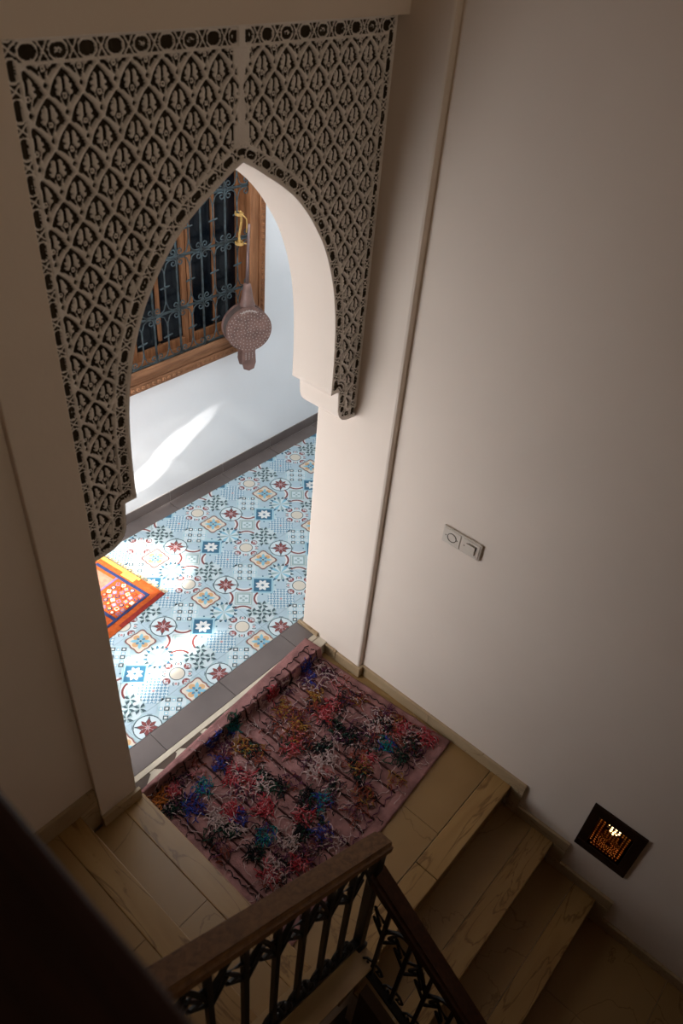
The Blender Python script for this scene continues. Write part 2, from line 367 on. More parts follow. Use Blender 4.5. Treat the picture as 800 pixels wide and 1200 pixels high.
def m_lightstar(m):
    m.disc(0, 0, .074, PALE, 1, 8, a0=PI/8)
    for k in range(8):
        a = k*PI/4
        m.poly([(0, 0), (.056*math.cos(a), .056*math.sin(a)), (.062*math.cos(a+.40), .062*math.sin(a+.40))], SKY if k % 2 else GGRN, 2)
        for d in (-.2, .2):
            m.poly([(.085*math.cos(a+d), .085*math.sin(a+d)), (.058*math.cos(a+d+.19), .058*math.sin(a+d+.19)), (.060*math.cos(a+d-.15), .060*math.sin(a+d-.15))], DTEAL if d < 0 else NAVY, 3)
def m_redframe(m):
    m.disc(0, 0, .084, PALE, 1, 8, a0=PI/8); m.rect(0, 0, .049, .049, GGRN, 2); m.rect(0, 0, .043, .043, WHT, 3); m.rect(0, 0, .040, .040, GGRN, 4); m.rect(0, 0, .029, .029, PALE, 5)
    for k in range(4):
        a = k*PI/2; m.ring(.125*math.cos(a), .125*math.sin(a), .064, .011, RED, 9, 10, a+PI-.78, a+PI+.78)
        m.ring(.125*math.cos(a), .125*math.sin(a), .054, .009, WHT, 9, 10, a+PI-.6, a+PI+.6)
        m.disc(.015*math.cos(a), .015*math.sin(a), .009, GGRN, 6, 6)
def m_lace(m):
    m.disc(0, 0, .078, PALE, 1, 16)
    p = .0185
    for i in range(-4, 5):
        for j in range(-4, 5):
            x, y = i*p, j*p
            if math.hypot(x, y) > .078: continue
            if (i+j) % 2 == 0: m.disc(x, y, .0078, BLU, 2, 8); m.disc(x, y, .0030, PALE, 3, 6)
            else:
                m.rect(x, y, .0082, .0024, BLU, 2); m.rect(x, y, .0024, .0082, BLU, 2)
    m.disc(0, 0, .007, PNK, 4, 8)
def m_sun(m):
    m.disc(0, 0, .076, PALE, 1, 16)
    m.disc(0, 0, .041, DTEAL, 2, 20); m.disc(0, 0, .0365, CRM, 3, 20)
    for k in range(4):
        a = k*PI/2; m.ring(.063*math.cos(a), .063*math.sin(a), .015, .0055, DTEAL, 3, 8, a-2.2, a+2.2)
        m.disc(.063*math.cos(a), .063*math.sin(a), .008, PNK, 3, 8)
        b = a+PI/4
        for d in (-.75, 0, .75):
            m.petal(.048*math.cos(b), .048*math.sin(b), b+d, .0, .032, .0065, RED if d else PNK, 4, 4)
        m.ring(.066*math.cos(b), .066*math.sin(b), .019, .0045, RED, 3, 6, b-1.3, b+1.3)
def m_pinwheel(m):
    m.disc(0, 0, .078, PALE, 1, 8)
    for k in range(5):
        a = k*PI/2; x, y = (.055*math.cos(a), .055*math.sin(a)) if k < 4 else (0, 0)
        for q in range(4):
            b = q*PI/2+PI/4
            for d, mi, r1 in ((0, GGRN, .030), (.42, DTEAL, .037)):
                c_, s_ = math.cos(b+d), math.sin(b+d)
                m.poly([(x+.003*c_, y+.003*s_), (x+.023*c_+.0125*s_, y+.023*s_-.0125*c_), (x+r1*c_, y+r1*s_), (x+.018*c_-.0045*s_, y+.018*s_+.0045*c_)], mi, 9 if mi == GGRN else 10)
def m_checks(m):
    m.rect(0, 0, .062, .062, PALE, 1)
    for i in range(-2, 3):
        for j in range(-2, 3):
            x, y = i*.0285, j*.0260
            if abs(i) == 2 and abs(j) == 2: continue
            if i % 2 and (j % 2 == 0): m.rect(x, y, .0130, .0120, DTEAL, 9); m.rect(x, y, .0068, .0060, WHT, 10)
            elif (i+j) % 2 == 0: m.rect(x, y, .0105, .0100, SKY, 2); m.rect(x, y, .0066, .0062, WHT, 3)
            elif abs(i) == 2 and j == 0: m.rect(x, y, .006, .012, DTEAL, 9)
def lob(r, n=48): return [(r*(1+.13*math.cos(4*t)+.06*math.cos(8*t))*math.cos(t), r*(1+.13*math.cos(4*t)+.06*math.cos(8*t))*math.sin(t)) for t in [2*PI*k/n for k in range(n)]]
def m_quatrefoil(m):
    m.poly(lob(.074), GGRN, 9); m.poly(lob(.069), RED, 10); m.poly(lob(.062), CRM, 11)
    for k in range(4):
        b = k*PI/2+PI/4; m.disc(.034*math.cos(b), .034*math.sin(b), .017, ORG, 12, 10)
    for k in range(4): m.petal(0, 0, k*PI/2, .004, .054, .010, SKY, 13)
    for k in range(4): m.petal(0, 0, k*PI/2+PI/4, .008, .032, .0075, BLU, 14, 4)
    m.disc(0, 0, .007, DTEAL, 15, 8)
def m_redstar(m):
    m.disc(0, 0, .071, DTEAL, 1, 24); m.disc(0, 0, .0655, PALE, 2, 24)
    for k in range(4):
        a = k*PI/2; m.ring(.0955*math.cos(a+PI/4), .0955*math.sin(a+PI/4), .0675, .0045, DTEAL, 3, 8, a+PI/4+PI-.72, a+PI/4+PI+.72)
        m.rect(.076*math.cos(a), .076*math.sin(a), .004+.008*abs(math.sin(a)), .004+.008*abs(math.cos(a)), DTEAL, 3)
    for k in range(8): m.petal(0, 0, k*PI/4, .006, .050, .0095, RED, 4)
    m.disc(0, 0, .008, PNK, 5, 8)
GRID = [[m_blue, m_lightstar, m_redframe], [m_lace, m_sun, m_pinwheel], [m_checks, m_quatrefoil, m_redstar]]   # rows toward the viewer, columns to the right
cf = struct(boxes('floor_corridor', [((-2.0, 0.2, -0.1), (2.6, YB, ZC-0.0105))], GROUT), 'corridor floor of patterned cement tiles')
def build_tile_bm():
    bm = bmesh.new(); h = 1.5*C0-0.0008
    box(bm, (-h, -h, -0.010), (h, h, 0.0), GND)
    # blue motif in the centre of the tile: cells wrap around
    for r in range(-2, 3):
        for c in range(-2, 3):
            GRID[r % 3][c % 3](Motif(bm, c*C0, -r*C0))
    for r in range(-2, 2):
        for c in range(-2, 2):
            mm = Motif(bm, (c+.5)*C0, -(r+.5)*C0); mm.rect(0, 0, .031, .031, PLAIN, 8)
    for ax in ((1, 0, 0), (-1, 0, 0), (0, 1, 0), (0, -1, 0)):
        bmesh.ops.bisect_plane(bm, geom=bm.verts[:]+bm.edges[:]+bm.faces[:], plane_co=Vector(ax)*h, plane_no=Vector(ax), clear_outer=True)
    return bm
tb = build_tile_bm(); tme = bpy.data.meshes.new('floor_tile'); tb.normal_update(); tb.to_mesh(tme)
for m_ in TM: tme.materials.append(m_)
BX, BY, PER = -0.4328, 0.5722, 3*C0
Y_FRONT, Y_BACK = 0.2415, 1.4255
for i in range(-3, 6):
    for j in range(-1, 3):
        cx, cy = BX+i*PER, BY+j*PER; h = 1.5*C0
        if cy+h < Y_FRONT+0.004 or cy-h > Y_BACK-0.004: continue
        me = tme
        if cy-h < Y_FRONT or cy+h > Y_BACK:
            b2 = tb.copy()
            for lim, sg in ((Y_BACK, 1), (Y_FRONT, -1)):
                bmesh.ops.bisect_plane(b2, geom=b2.verts[:]+b2.edges[:]+b2.faces[:], plane_co=(0, lim-cy, 0), plane_no=(0, sg, 0), clear_outer=True)
            me = bpy.data.meshes.new('floor_tile'); b2.to_mesh(me); b2.free()
            for m_ in TM: me.materials.append(m_)
        o = link('floor_tile', me, cf); o.location = (cx, cy, ZC)
for k in range(10):
    a = 0.105+0.4505*(k-4); b = a+0.4505
    bm = bmesh.new(); box(bm, (a+.0015, Y_BACK+.0015, ZC-0.0105), (b-.0015, YB-0.011, ZC), bevel=.001); tag(obj('border_tile', bm, GREYTILE, cf), 'grey stone border tile')
bb = struct(boxes('baseboard_corridor', [((-2.0, YB-0.008, ZC-0.01), (2.5, YB+0.001, ZC+0.074))], GROUT), 'grey stone skirting along the white corridor wall')
for k in range(10):
    a = 0.120+0.4505*(k-4); b = a+0.4505
    bm = bmesh.new(); box(bm, (a+.0015, YB-0.0105, ZC+.001), (b-.0015, YB-0.004, ZC+0.076), bevel=.001); obj('skirting_tile', bm, GREYTILE, bb)
# ================================================================== STAIRS
def step_tag(o): return o
sd = thing('staircase', 'descending flight of tan marble steps along the right wall, below the landing', 'stairs', (-0.5, YN0, 0))
sd_inv = Matrix.Translation((0.5, -YN0, 0))
XI = -1.135
def part(name, bm, m, parent, inv):
    bm.transform(inv); return obj(name, bm, m, parent)
for k in range(1, 4):
    z = -RISE*k; y0 = YN0-RUN*(k-1); y1 = y0-RUN
    if k < 3:
      bm = bmesh.new(); box(bm, (XI, y0-0.002, z-0.02), (-0.004, y1+0.1055, z)); part('tread', bm, TREAD, sd, sd_inv)
      bm = bmesh.new(); box(bm, (XI, y1+0.1045, z-0.03), (-0.004, y1-0.012, z+0.0005), bevel=0.004); part('nosing', bm, NOSING_X, sd, sd_inv)
    bm = bmesh.new(); box(bm, (XI, y0+0.010, z-0.02), (-0.004, y0-0.0015, z+RISE-0.0305)); part('riser', bm, TREAD, sd, sd_inv)
bm = bmesh.new(); prism(bm, [(YN0+0.01, -0.2), (YN0-2*RUN+.01, -0.2-2*RISE), (YN0-2*RUN+.01, -0.50), (YN0+0.01, -0.50)], 'x', XI, -0.004); part('soffit', bm, PLASTER, sd, sd_inv)
su = thing('staircase', 'ascending flight of tan marble steps rising left along the arch wall', 'stairs', (XN0, -0.5, 0))
su_inv = Matrix.Translation((-XN0, 0.5, 0))
YI = -1.05
for k in range(1, 6):
    z = RISE_UP*k; x0 = XN0-RUN_UP*(k-1); x1 = x0-RUN_UP-0.012; yw = -0.022 if k == 1 else -0.002
    if k == 2: pass
    for ya, yb in ((YI, -0.56), (-0.56, yw)):
        bm = bmesh.new(); box(bm, (x1, ya+.0012, z-0.02), (x0-0.1055, yb-.0012, z)); part('tread', bm, TREAD, su, su_inv)
    bm = bmesh.new(); box(bm, (x0-0.1045, YI, z-0.03), (x0+0.0, yw, z+0.0005), bevel=0.004); part('nosing', bm, NOSING_Y, su, su_inv)
    bm = bmesh.new(); box(bm, (x0-0.022, YI, z-RISE_UP), (x0-0.012, yw, z-0.0305)); part('riser', bm, TREAD, su, su_inv)
bm = bmesh.new(); prism(bm, [(XN0+0.02, -0.02), (XN0-5*RUN_UP, 5*RISE_UP-0.12), (XN0-5*RUN_UP, 5*RISE_UP-0.3), (XN0+0.02, -0.25)], 'y', YI, -0.024); part('soffit', bm, PLASTER, su, su_inv)
# sloping kerb (closed string) carrying the upper balustrade
KX0 = -1.085
def kz(x): return 0.115 + 0.565*(KX0-x)
kb = bmesh.new(); prism(kb, [(KX0, kz(KX0)), (-2.5, kz(-2.5)), (-2.5, kz(-2.5)-0.42), (KX0, -0.30)], 'y', -1.052, -1.140); part('stringer', kb, PLASTER, su, su_inv)
kb = bmesh.new(); prism(kb, [(KX0+0.008, kz(KX0)), (-2.5, kz(-2.5)), (-2.5, kz(-2.5)+0.014), (KX0+0.008, kz(KX0)+0.014)], 'y', -1.040, -1.186); part('kerb_cap', kb, TREAD, su, su_inv)
KY0 = -1.186
kb = bmesh.new(); prism(kb, [(KY0, 0.02), (KY0-0.80, 0.02-0.80*0.611), (KY0-0.80, -0.505), (KY0, -0.505)], 'x', -1.135, -1.178); part('stringer', kb, mat('stringer_brown', (0.085, 0.045, 0.02), 0.6, noise=.3), sd, sd_inv)
lf = struct(boxes('floor_lower', [((-3.0, -3.85, -0.62), (0.0, 0.02, -0.532))], JOINT), 'lower landing in tan marble tiles at the foot of the descending steps')
for i in range(7):
    for j in range(7):
        xa, yb = -0.004-0.43*i, YN0-2*RUN-0.43*(j-1)
        if xa-.43 < -1.14 and False: continue
        if yb > 0: continue
        if j < 1 and xa > -1.15: continue
        bm = bmesh.new(); box(bm, (xa-.4288, max(yb-.4288, -3.84), -0.532), (xa, yb, -0.51), bevel=.001); obj('floor_tile', bm, TREAD, lf)
# skirtings
br = struct(bpy.data.objects.new('baseboard_right', None), 'stepped tan stone skirting along the right wall'); COL.objects.link(br)
def skbox(parent, a, b, m=SKIRT):
    bm = bmesh.new(); box(bm, a, b, bevel=.002); obj('skirting_tile', bm, m, parent)
H = 0.066; TH = 0.016
for ya, yb in ((-0.215, -0.655), (-0.655, YN0-0.078)): skbox(br, (-TH, ya, 0), (0.001, yb+.0012, H))
for k in range(1, 4):
    z = -RISE*k; ya = YN0-0.078-RUN*(k-1)
    skbox(br, (-TH, ya+0.062, z), (0.001, ya-(RUN if k < 3 else 1.6), z+H))
    skbox(br, (-TH, ya+0.062, z+H+.001), (0.001, ya, z+RISE-0.001))
bp = struct(bpy.data.objects.new('baseboard_pier', None), 'tan stone skirting around the foot of the pier'); COL.objects.link(bp)
skbox(bp, (XP-TH, 0.088, ZC-0.03), (XP+.001, 0.232, ZC+0.02)); skbox(bp, (XP-TH, -0.05, 0), (XP+.001, 0.085, H)); skbox(bp, (XP-TH, -0.205, 0), (XP+.001, -0.052, H-.004)); skbox(bp, (XP-TH, -0.219, 0), (0.0, -0.2035, H))
bl = struct(bpy.data.objects.new('baseboard_left', None), 'tan stone skirting stepping up beside the arch jamb'); COL.objects.link(bl)
skbox(bl, (-1.475, -0.036, RISE_UP), (XJ+0.012, -0.019, RISE_UP+H)); skbox(bl, (XJ-.001, -0.036, 0.0), (XJ+0.012, 0.08, ZC+0.02), CREAM)
skbox(bl, (-2.4, -0.015, 2*RISE_UP), (-1.474, 0.001, 2*RISE_UP+0.10)); skbox(bl, (-1.552, -0.015, RISE_UP), (-1.474, 0.001, 2*RISE_UP-.001))
# upper landing below the camera (out of frame)
struct(boxes('floor_upper', [((-3.0, -3.85, 1.68), (-2.10, -0.9, 1.80))], TREAD), 'upper landing on which the photographer stands')
# ================================================================== CARVED STUCCO
def stucco():
    root = thing('carved_stucco_panel', 'carved plaster panel of ogee lattice and leaves around the pointed arch', 'plasterwork', (XM, 0, 1.53))
    st = 0.0018
    xs = np.arange(XJ, XP+st*0.5, st); zs = np.arange(1.530, ZTOP+st*0.5, st)
    X, Z = np.meshgrid(xs, zs, indexing='ij')
    P = np.array(ARCH)
    # distance to the arch outline and arc length along it
    seg = P[1:]-P[:-1]; L = np.hypot(seg[:, 0], seg[:, 1]); S0 = np.concatenate([[0], np.cumsum(L)])
    best = np.full(X.shape, 9.0); arc = np.zeros(X.shape); gx = np.zeros(X.shape); gz = np.zeros(X.shape)
    for i in range(len(seg)):
        if L[i] < 1e-6: continue
        t = np.clip(((X-P[i, 0])*seg[i, 0]+(Z-P[i, 1])*seg[i, 1])/L[i]**2, 0, 1)
        dx = X-(P[i, 0]+t*seg[i, 0]); dz = Z-(P[i, 1]+t*seg[i, 1]); d = np.hypot(dx, dz); k = d < best
        best = np.where(k, d, best); arc = np.where(k, S0[i]+t*L[i], arc); gx = np.where(k, dx, gx); gz = np.where(k, dz, gz)
    # inside test (below the arch): polygon closed at the bottom
    ins = np.zeros(X.shape, bool); Q = np.vstack([P, [[XP+0.5, 1.0], [XJ-0.5, 1.0]]]); j = len(Q)-1
    Q = np.vstack([P, [[P[-1, 0]+0.3, P[-1, 1]], [P[-1, 0]+0.3, 1.0], [P[0, 0]-0.3, 1.0], [P[0, 0]-0.3, P[0, 1]]]]); j = len(Q)-1
    for i in range(len(Q)):
        c = ((Q[i, 1] > Z) != (Q[j, 1] > Z)); d = (Q[j, 0]-Q[i, 0])*(Z-Q[i, 1])/(Q[j, 1]-Q[i, 1]+1e-12)+Q[i, 0]
        ins ^= c & (X < d); j = i
    D = np.where(ins, -best, best)
    # ---- lattice field
    p, q = 0.0872, 0.107; z0 = 2.8395; off = 0.031
    U = np.abs(X-XM)
    def Hf(v):
        t = np.clip(np.where(v < .5, v, v-.5)*2, 0, 1); f = 0.75*t**1.8+0.25*t
        return np.where(v < .5, f, 1-f)
    def cell(ox, oz):
        k = np.round((U-ox)/p); xc = ox+k*p; jj = np.round((Z-oz)/q); zc = oz+jj*q
        return (U-xc)/(p/2), (Z-zc)/q+0.5, k, jj
    uA, vA, kA, jA = cell(off+p/2, z0); uB, vB, kB, jB = cell(off, z0-q/2)
    inA = np.abs(uA) < Hf(vA)
    u = np.where(inA, uA, uB); v = np.where(inA, vA, vB); H_ = Hf(v)
    side = (X > XM).astype(int)
    cid = (np.where(inA, kA, kB)*2+np.where(inA, 1, 0)+50)*1000 + (np.where(inA, jA, jB)+200) + side*1000000
    ds = np.maximum(H_-np.abs(u), 0)*(p/2)/1.28
    vp = (v-.5)*2; au = np.abs(u)
    RIB, BASE = 0.0, -0.014
    h = np.full(X.shape, BASE)
    xm_ = u*p/2*1000; ax = np.abs(xm_); ym = vp*q/2*1000; dm = ds*1000          # millimetres from the cell centre
    lx = ax-(11.5-0.06*(ym-8)); ly = ym-10.5                                   # each leaf: a pointed almond leaning outward at its foot
    sh = lx+0.16*ly; leaf = (np.abs(sh)/(9.8*np.cos(np.clip(ly/23, -1, 1)*1.45)+0.01) < 1) & (np.abs(ly) < 23) & (dm > 8.6) & (ax > 2.8) & ~((np.abs(ly+5) < 1.7) & (sh > 2.5)) & ~((np.abs(ly-8) < 1.4) & (sh > 4.0))
    lh = -0.002-0.0025*(sh/9)**2
    lh = np.where(np.abs(np.sin(ly*0.36+np.abs(sh)*0.55)) < 0.24, lh-0.0025, lh)
    h = np.where(leaf, lh, h)
    h = np.where((dm > 6.0) & (ax > 3.0+0.36*(ym+37)) & (ym < -5), BASE, h)                       # dark wedges
    plant = (ym < -8) & (ym > -34) & (ax <= 3.0+0.36*(ym+37)); h = np.where(plant, -0.003, h)
    h = np.where((ym > -30) & (ym < -15) & (ax < 0.42*(ym+31)), BASE, h)                          # teardrop
    rr = np.hypot(xm_, ym+7); h = np.where(rr < 9.6, BASE, h); h = np.where(rr < 7.0, -0.002, h); h = np.where(rr < 3.0, BASE, h)
    hole = (ax/7.5+np.abs(ym-32)/9.5 < 1) | (np.abs(ax-29)/8.5+np.abs(ym+1)/8 < 1) | (ax/6.2+np.abs(ym+38.5)/7 < 1)
    h = np.where((np.abs(ym+33.5) < 1.6) & (dm > 3), -0.004, h)
    is_rib = (ds < 0.0066) & ~hole
    h = np.where(is_rib, RIB-0.0015*(ds/0.0066)**2, h); h = np.where(hole, BASE, h)
    orn = (~is_rib) & (h > -0.012)
    seam = (U < 0.013+0.004*np.sin(Z*60)) | ((U < 0.03) & (np.sin(Z*31) > 0.55))
    h = np.where(seam, -0.003, h)
    kind = np.where(orn & ~seam, 1, 0)           # 0 lattice, 1 ornament, 2 frame border, 3 arch border
    # ---- octagon border strips
    def strip(s, t, hw, per):
        """s along, t across (metres, centred); returns height"""
        a = np.abs(((s/per+0.5) % 1)-0.5)*per         # distance from octagon centre along the strip
        b = np.abs(t)
        ca, cb = per*0.31, hw*0.80
        o = np.maximum(np.maximum(a-ca, b-cb), (a+b-(ca+cb*0.42))*0.7071)
        e = np.full(s.shape, -0.0090)
        a2 = per/2-a; k = per*0.17
        xd = np.abs(b*k-a2*hw)/math.hypot(k, hw)
        e = np.where((xd < 0.0020) & (o > 0), -0.001, e)
        e = np.where(np.abs(o) < 0.0024, -0.001, e)
        e = np.where((o < -0.0075) & (np.sin(s*53.0) > 0.2), -0.0050, e)
        return e
    # arch border
    ab = (D > 0.011) & (D < 0.043)
    h = np.where(ab, strip(arc, D-0.027, 0.016, 0.0655), h); kind = np.where(ab, 3, kind)
    ln = (D >= 0.043) & (D < 0.051); h = np.where(ln, 0.0, h); kind = np.where(ln, 3, kind)
    rim = D <= 0.011; h = np.where(rim, 0.0, h); kind = np.where(rim, 3, kind)
    # outer frame
    el = X-XJ; er = XP-X; et = 2.937-Z
    lr = np.minimum(el, er)
    fr = (lr < 0.040) | (et < 0.044)
    mains = (lr > 0.006) & (lr < 0.034); maint = (et > 0.0) & (et < 0.038)
    fh = np.full(X.shape, 0.0)
    fh = np.where(mains, strip(Z-0.02, lr-0.020, 0.014, 0.0735), fh)
    fh = np.where(maint & (lr > 0.034), strip(U-0.02, et-0.019, 0.019, 0.0705), fh)
    fr &= (D > 0.011)
    plainseam = (U < 0.013) & (et < 0.05); fh = np.where(plainseam, 0, fh)
    fr2 = fr & ~((D < 0.043) & ~mains)
    h = np.where(fr2, fh, h); kind = np.where(fr2, 2, kind)
    for _ in range(2):
        hp = np.pad(h, 1, mode='edge'); h = (hp[:-2, 1:-1]+hp[2:, 1:-1]+hp[1:-1, :-2]+hp[1:-1, 2:]+2*h)/6
    h += rng.normal(0, 0.0002, h.shape)
    # ---- mesh
    keepv = D > -st*1.5
    Xs = np.where(D < 0, X-gx, X); Zs = np.where(D < 0, Z-gz, Z); hs = np.where(D < 0, 0.0, h)
    nz = len(zs); F = []
    a = (np.arange(len(xs)-1)[:, None]*nz+np.arange(nz-1)[None, :])
    Dc = np.maximum.reduce([D[:-1, :-1], D[1:, :-1], D[1:, 1:], D[:-1, 1:]]); Dm = np.minimum.reduce([D[:-1, :-1], D[1:, :-1], D[1:, 1:], D[:-1, 1:]])
    ok = (Dc > 0) & (Dm > -st*1.45)
    quads = np.stack([a, a+nz, a+nz+1, a+1], -1)
    verts = np.stack([Xs, -hs, Zs], -1).reshape(-1, 3)
    hm = (h[:-1, :-1]+h[1:, :-1]+h[1:, 1:]+h[:-1, 1:])/4
    kf = kind[:-1, :-1]; kf = np.maximum.reduce([kf, kind[1:, :-1]*(kind[1:, :-1] == kf)]); cf_ = cid[:-1, :-1]
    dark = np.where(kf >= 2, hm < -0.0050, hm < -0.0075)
    def emit_part(name, mask, label=None):
        fq = quads[mask]; dk = dark[mask]
        if len(fq) < 6: return None
        used, inv = np.unique(fq.ravel(), return_inverse=True)
        me = bpy.data.meshes.new(name); vv = verts[used]-np.array([XM, 0, 1.53])
        me.vertices.add(len(used)); me.vertices.foreach_set('co', vv.ravel())
        me.loops.add(fq.size); me.loops.foreach_set('vertex_index', inv.astype(np.int32))
        me.polygons.add(len(fq)); me.polygons.foreach_set('loop_start', np.arange(0, fq.size, 4, dtype=np.int32))
        try: me.polygons.foreach_set('loop_total', np.full(len(fq), 4, dtype=np.int32))
        except Exception: pass
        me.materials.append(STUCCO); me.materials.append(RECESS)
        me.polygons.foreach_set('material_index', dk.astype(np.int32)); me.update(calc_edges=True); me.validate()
        return link(name, me, root)
    # faces are wound for a front (-y) normal
    emit_part('ogee_lattice', ok & (kf == 0))
    emit_part('frame_border', ok & (kf == 2))
    emit_part('arch_border', ok & (kf == 3))
    om = ok & (kf == 1)
    ids, cnt = np.unique(cf_[om], return_counts=True)
    order = np.argsort(-cnt); big = ids[order[:290]]; rest = ids[order[290:]]
    for c in big: emit_part('leaf_ornament', om & (cf_ == c))
    if len(rest):
        o = emit_part('leaf_ornament_scrap', om & np.isin(cf_, rest))
        if o: stuff(o)
    return root
stucco()
#PART2
# ================================================================== WINDOW, GRILLE, BELLOWS
win = struct(bpy.data.objects.new('window_1', None), 'wooden casement window with a carved frame in the white corridor wall'); COL.objects.link(win)
FX0, FX1, FZ0, FZ1 = -0.845, 0.925, 0.960, 2.405
def frame_side(kind):
    """mitred side of the frame made of three stepped bands"""
    bands = [(0.0, 0.050, 0.030), (0.050, 0.090, 0.022), (0.090, 0.130, 0.036)]
    bm = bmesh.new()
    for a, b, d in bands:
        if kind == 'bottom': q = [(FX0+a, FZ0+a), (FX1-a, FZ0+a), (FX1-b, FZ0+b), (FX0+b, FZ0+b)]
        if kind == 'top': q = [(FX0+b, FZ1-b), (FX1-b, FZ1-b), (FX1-a, FZ1-a), (FX0+a, FZ1-a)]
        if kind == 'right': q = [(FX1-a, FZ0+a), (FX1-a, FZ1-a), (FX1-b, FZ1-b), (FX1-b, FZ0+b)]
        if kind == 'left': q = [(FX0+a, FZ0+a), (FX0+b, FZ0+b), (FX0+b, FZ1-b), (FX0+a, FZ1-a)]
        prism(bm, q, 'y', YB-d, YB+0.02)
    bmesh.ops.bevel(bm, geom=bm.edges[:], offset=0.003, segments=1, affect='EDGES')
    return obj('frame_'+('rail' if kind in ('bottom', 'top') else 'stile'), bm, WINWOOD_X if kind in ('bottom', 'top') else WINWOOD_Z, win)
for k in ('bottom', 'top', 'left', 'right'):
    fs = frame_side(k)
    bm = bmesh.new(); n = 46 if k in ('bottom', 'top') else 38
    for i in range(n):
        t = (i+.5)/n
        if k in ('bottom', 'top'): cx, cz = FX0+.06+(FX1-FX0-.12)*t, (FZ0+.025 if k == 'bottom' else FZ1-.025)
        else: cx, cz = (FX1-.025 if k == 'right' else FX0+.025), FZ0+.06+(FZ1-FZ0-.12)*t
        s = .012
        for a, b in ((0, .010), (PI/2, .010), (PI, .010), (-PI/2, .010)):     # four carved petals per rosette
            x, z = cx+s*.6*math.cos(a+.6), cz+s*.6*math.sin(a+.6)
            vs = [bm.verts.new((x+.006*math.cos(q), YB-.0335 if q != 9 else 0, z+.006*math.sin(q))) for q in (0, PI/2, PI, -PI/2)]
            c = bm.verts.new((x, YB-.0385, z))
            for i2 in range(4): bm.faces.new((vs[i2], vs[(i2+1) % 4], c))
            vb = [bm.verts.new((v.co.x, YB-.0295, v.co.z)) for v in vs]
            for i2 in range(4): bm.faces.new((vb[i2], vb[(i2+1) % 4], vs[(i2+1) % 4], vs[i2]))
    bmesh.ops.recalc_face_normals(bm, faces=bm.faces[:])
    stuff(obj('carved_rosettes', bm, WINWOOD_X if k in ('bottom', 'top') else WINWOOD_Z, fs))
for xa, xb in ((-0.72, -0.405), (-0.400, -0.015), (-0.010, 0.388), (0.394, 0.80)):
    bm = bmesh.new(); y0, y1 = YB+0.045, YB+0.085; s = 0.034
    box(bm, (xa, y0, WZ0), (xa+s, y1, WZ1), bevel=.003); box(bm, (xb-s, y0, WZ0), (xb, y1, WZ1), bevel=.003)
    box(bm, (xa+s, y0, WZ0), (xb-s, y1, WZ0+.055), bevel=.003); box(bm, (xa+s, y0, WZ1-.06), (xb-s, y1, WZ1), bevel=.003)
    xm = (xa+xb)/2; box(bm, (xm-.011, y0+.006, WZ0+.08), (xm+.011, y1, WZ1-.05))
    cs = obj('casement', bm, WINWOOD_Z, win)
    for pa, pb in ((xa+s, xm-.011), (xm+.011, xb-s)):
        for za, zb in ((WZ0+.055, WZ1-.06),):
            bm = bmesh.new(); box(bm, (pa, YB+.062, za), (pb, YB+.068, zb)); obj('pane', bm, GLASS, cs)
for a, b in (((WX0, YB-.004, WZ0), (WX1, YB+.09, WZ0+.006)), ((WX0, YB-.004, WZ1-.006), (WX1, YB+.09, WZ1)), ((WX0, YB-.004, WZ0+.006), (WX0+.006, YB+.09, WZ1-.006)), ((WX1-.006, YB-.004, WZ0+.006), (WX1, YB+.09, WZ1-.006))):
    bm = bmesh.new(); box(bm, a, b); obj('window_lining', bm, WINWOOD_Z, win)
# ---- wrought iron grille
gr = thing('window_grille', 'weathered iron grille of scrolls and bars in front of the corridor window', 'grille', (0.04, 1.522, WZ0))
G0 = Matrix.Translation((-0.04, -1.522, -WZ0))
def gpart(name, bm): bm.transform(G0); return obj(name, bm, GRILLE, gr, smooth=True)
GY = 1.522; RAILS = [1.098, 1.365, 1.655, 1.935, 2.215]
for z in RAILS:
    bm = bmesh.new(); box(bm, (WX0, GY-.004, z-.006), (WX1-.002, GY+.004, z+.006)); gpart('grille_rail', bm)
def volute(cx, cz, r, a0, turn, n=14, turns=1.15):
    return [(cx+(r*(1-.72*k/n))*math.cos(a0+turn*2*PI*turns*k/n), GY-.004, cz+(r*(1-.72*k/n))*math.sin(a0+turn*2*PI*turns*k/n)) for k in range(n+1)]
xg = 0.104-0.0865*10
idx = 0
while xg < WX1-.02:
    straight = (idx % 2 == 0)
    if xg > WX0+.02:
        bm = bmesh.new()
        box(bm, (xg-.0045, GY-.0045, WZ0), (xg+.0045, GY+.0045, WZ1)) if straight else None
        if straight: gpart('grille_bar', bm)
        else:
            bm.free()
            for z0_, z1_ in zip(RAILS[:-1], RAILS[1:]):
                bm = bmesh.new(); m_ = (z0_+z1_)/2
                tube(bm, [(xg, GY-.003, z0_+.055), (xg, GY-.003, z1_-.055)], .0045, 5)
                for sg in (-1, 1):
                    # collar tick at mid height, and C scrolls at both ends
                    tube(bm, [(xg+sg*.002, GY-.003, m_), (xg+sg*.030, GY-.003, m_+.004*sg)], [.006, .004], 5)
                    for zz, dz in ((z0_, 1), (z1_, -1)):
                        rr = .0205; cx = xg+sg*(.0865-.0245); cz = zz+dz*.0285
                        stem_ = [(xg, GY-.003, zz+dz*.085), (xg+sg*.004, GY-.003, zz+dz*.055), (xg+sg*.018, GY-.003, zz+dz*.020), (xg+sg*.040, GY-.003, zz+dz*.008)]
                        tube(bm, stem_ + volute(cx, cz, rr, -PI/2*dz, sg*dz), .0036, 5)
                gpart('grille_scroll', bm)
    xg += 0.0865; idx += 1
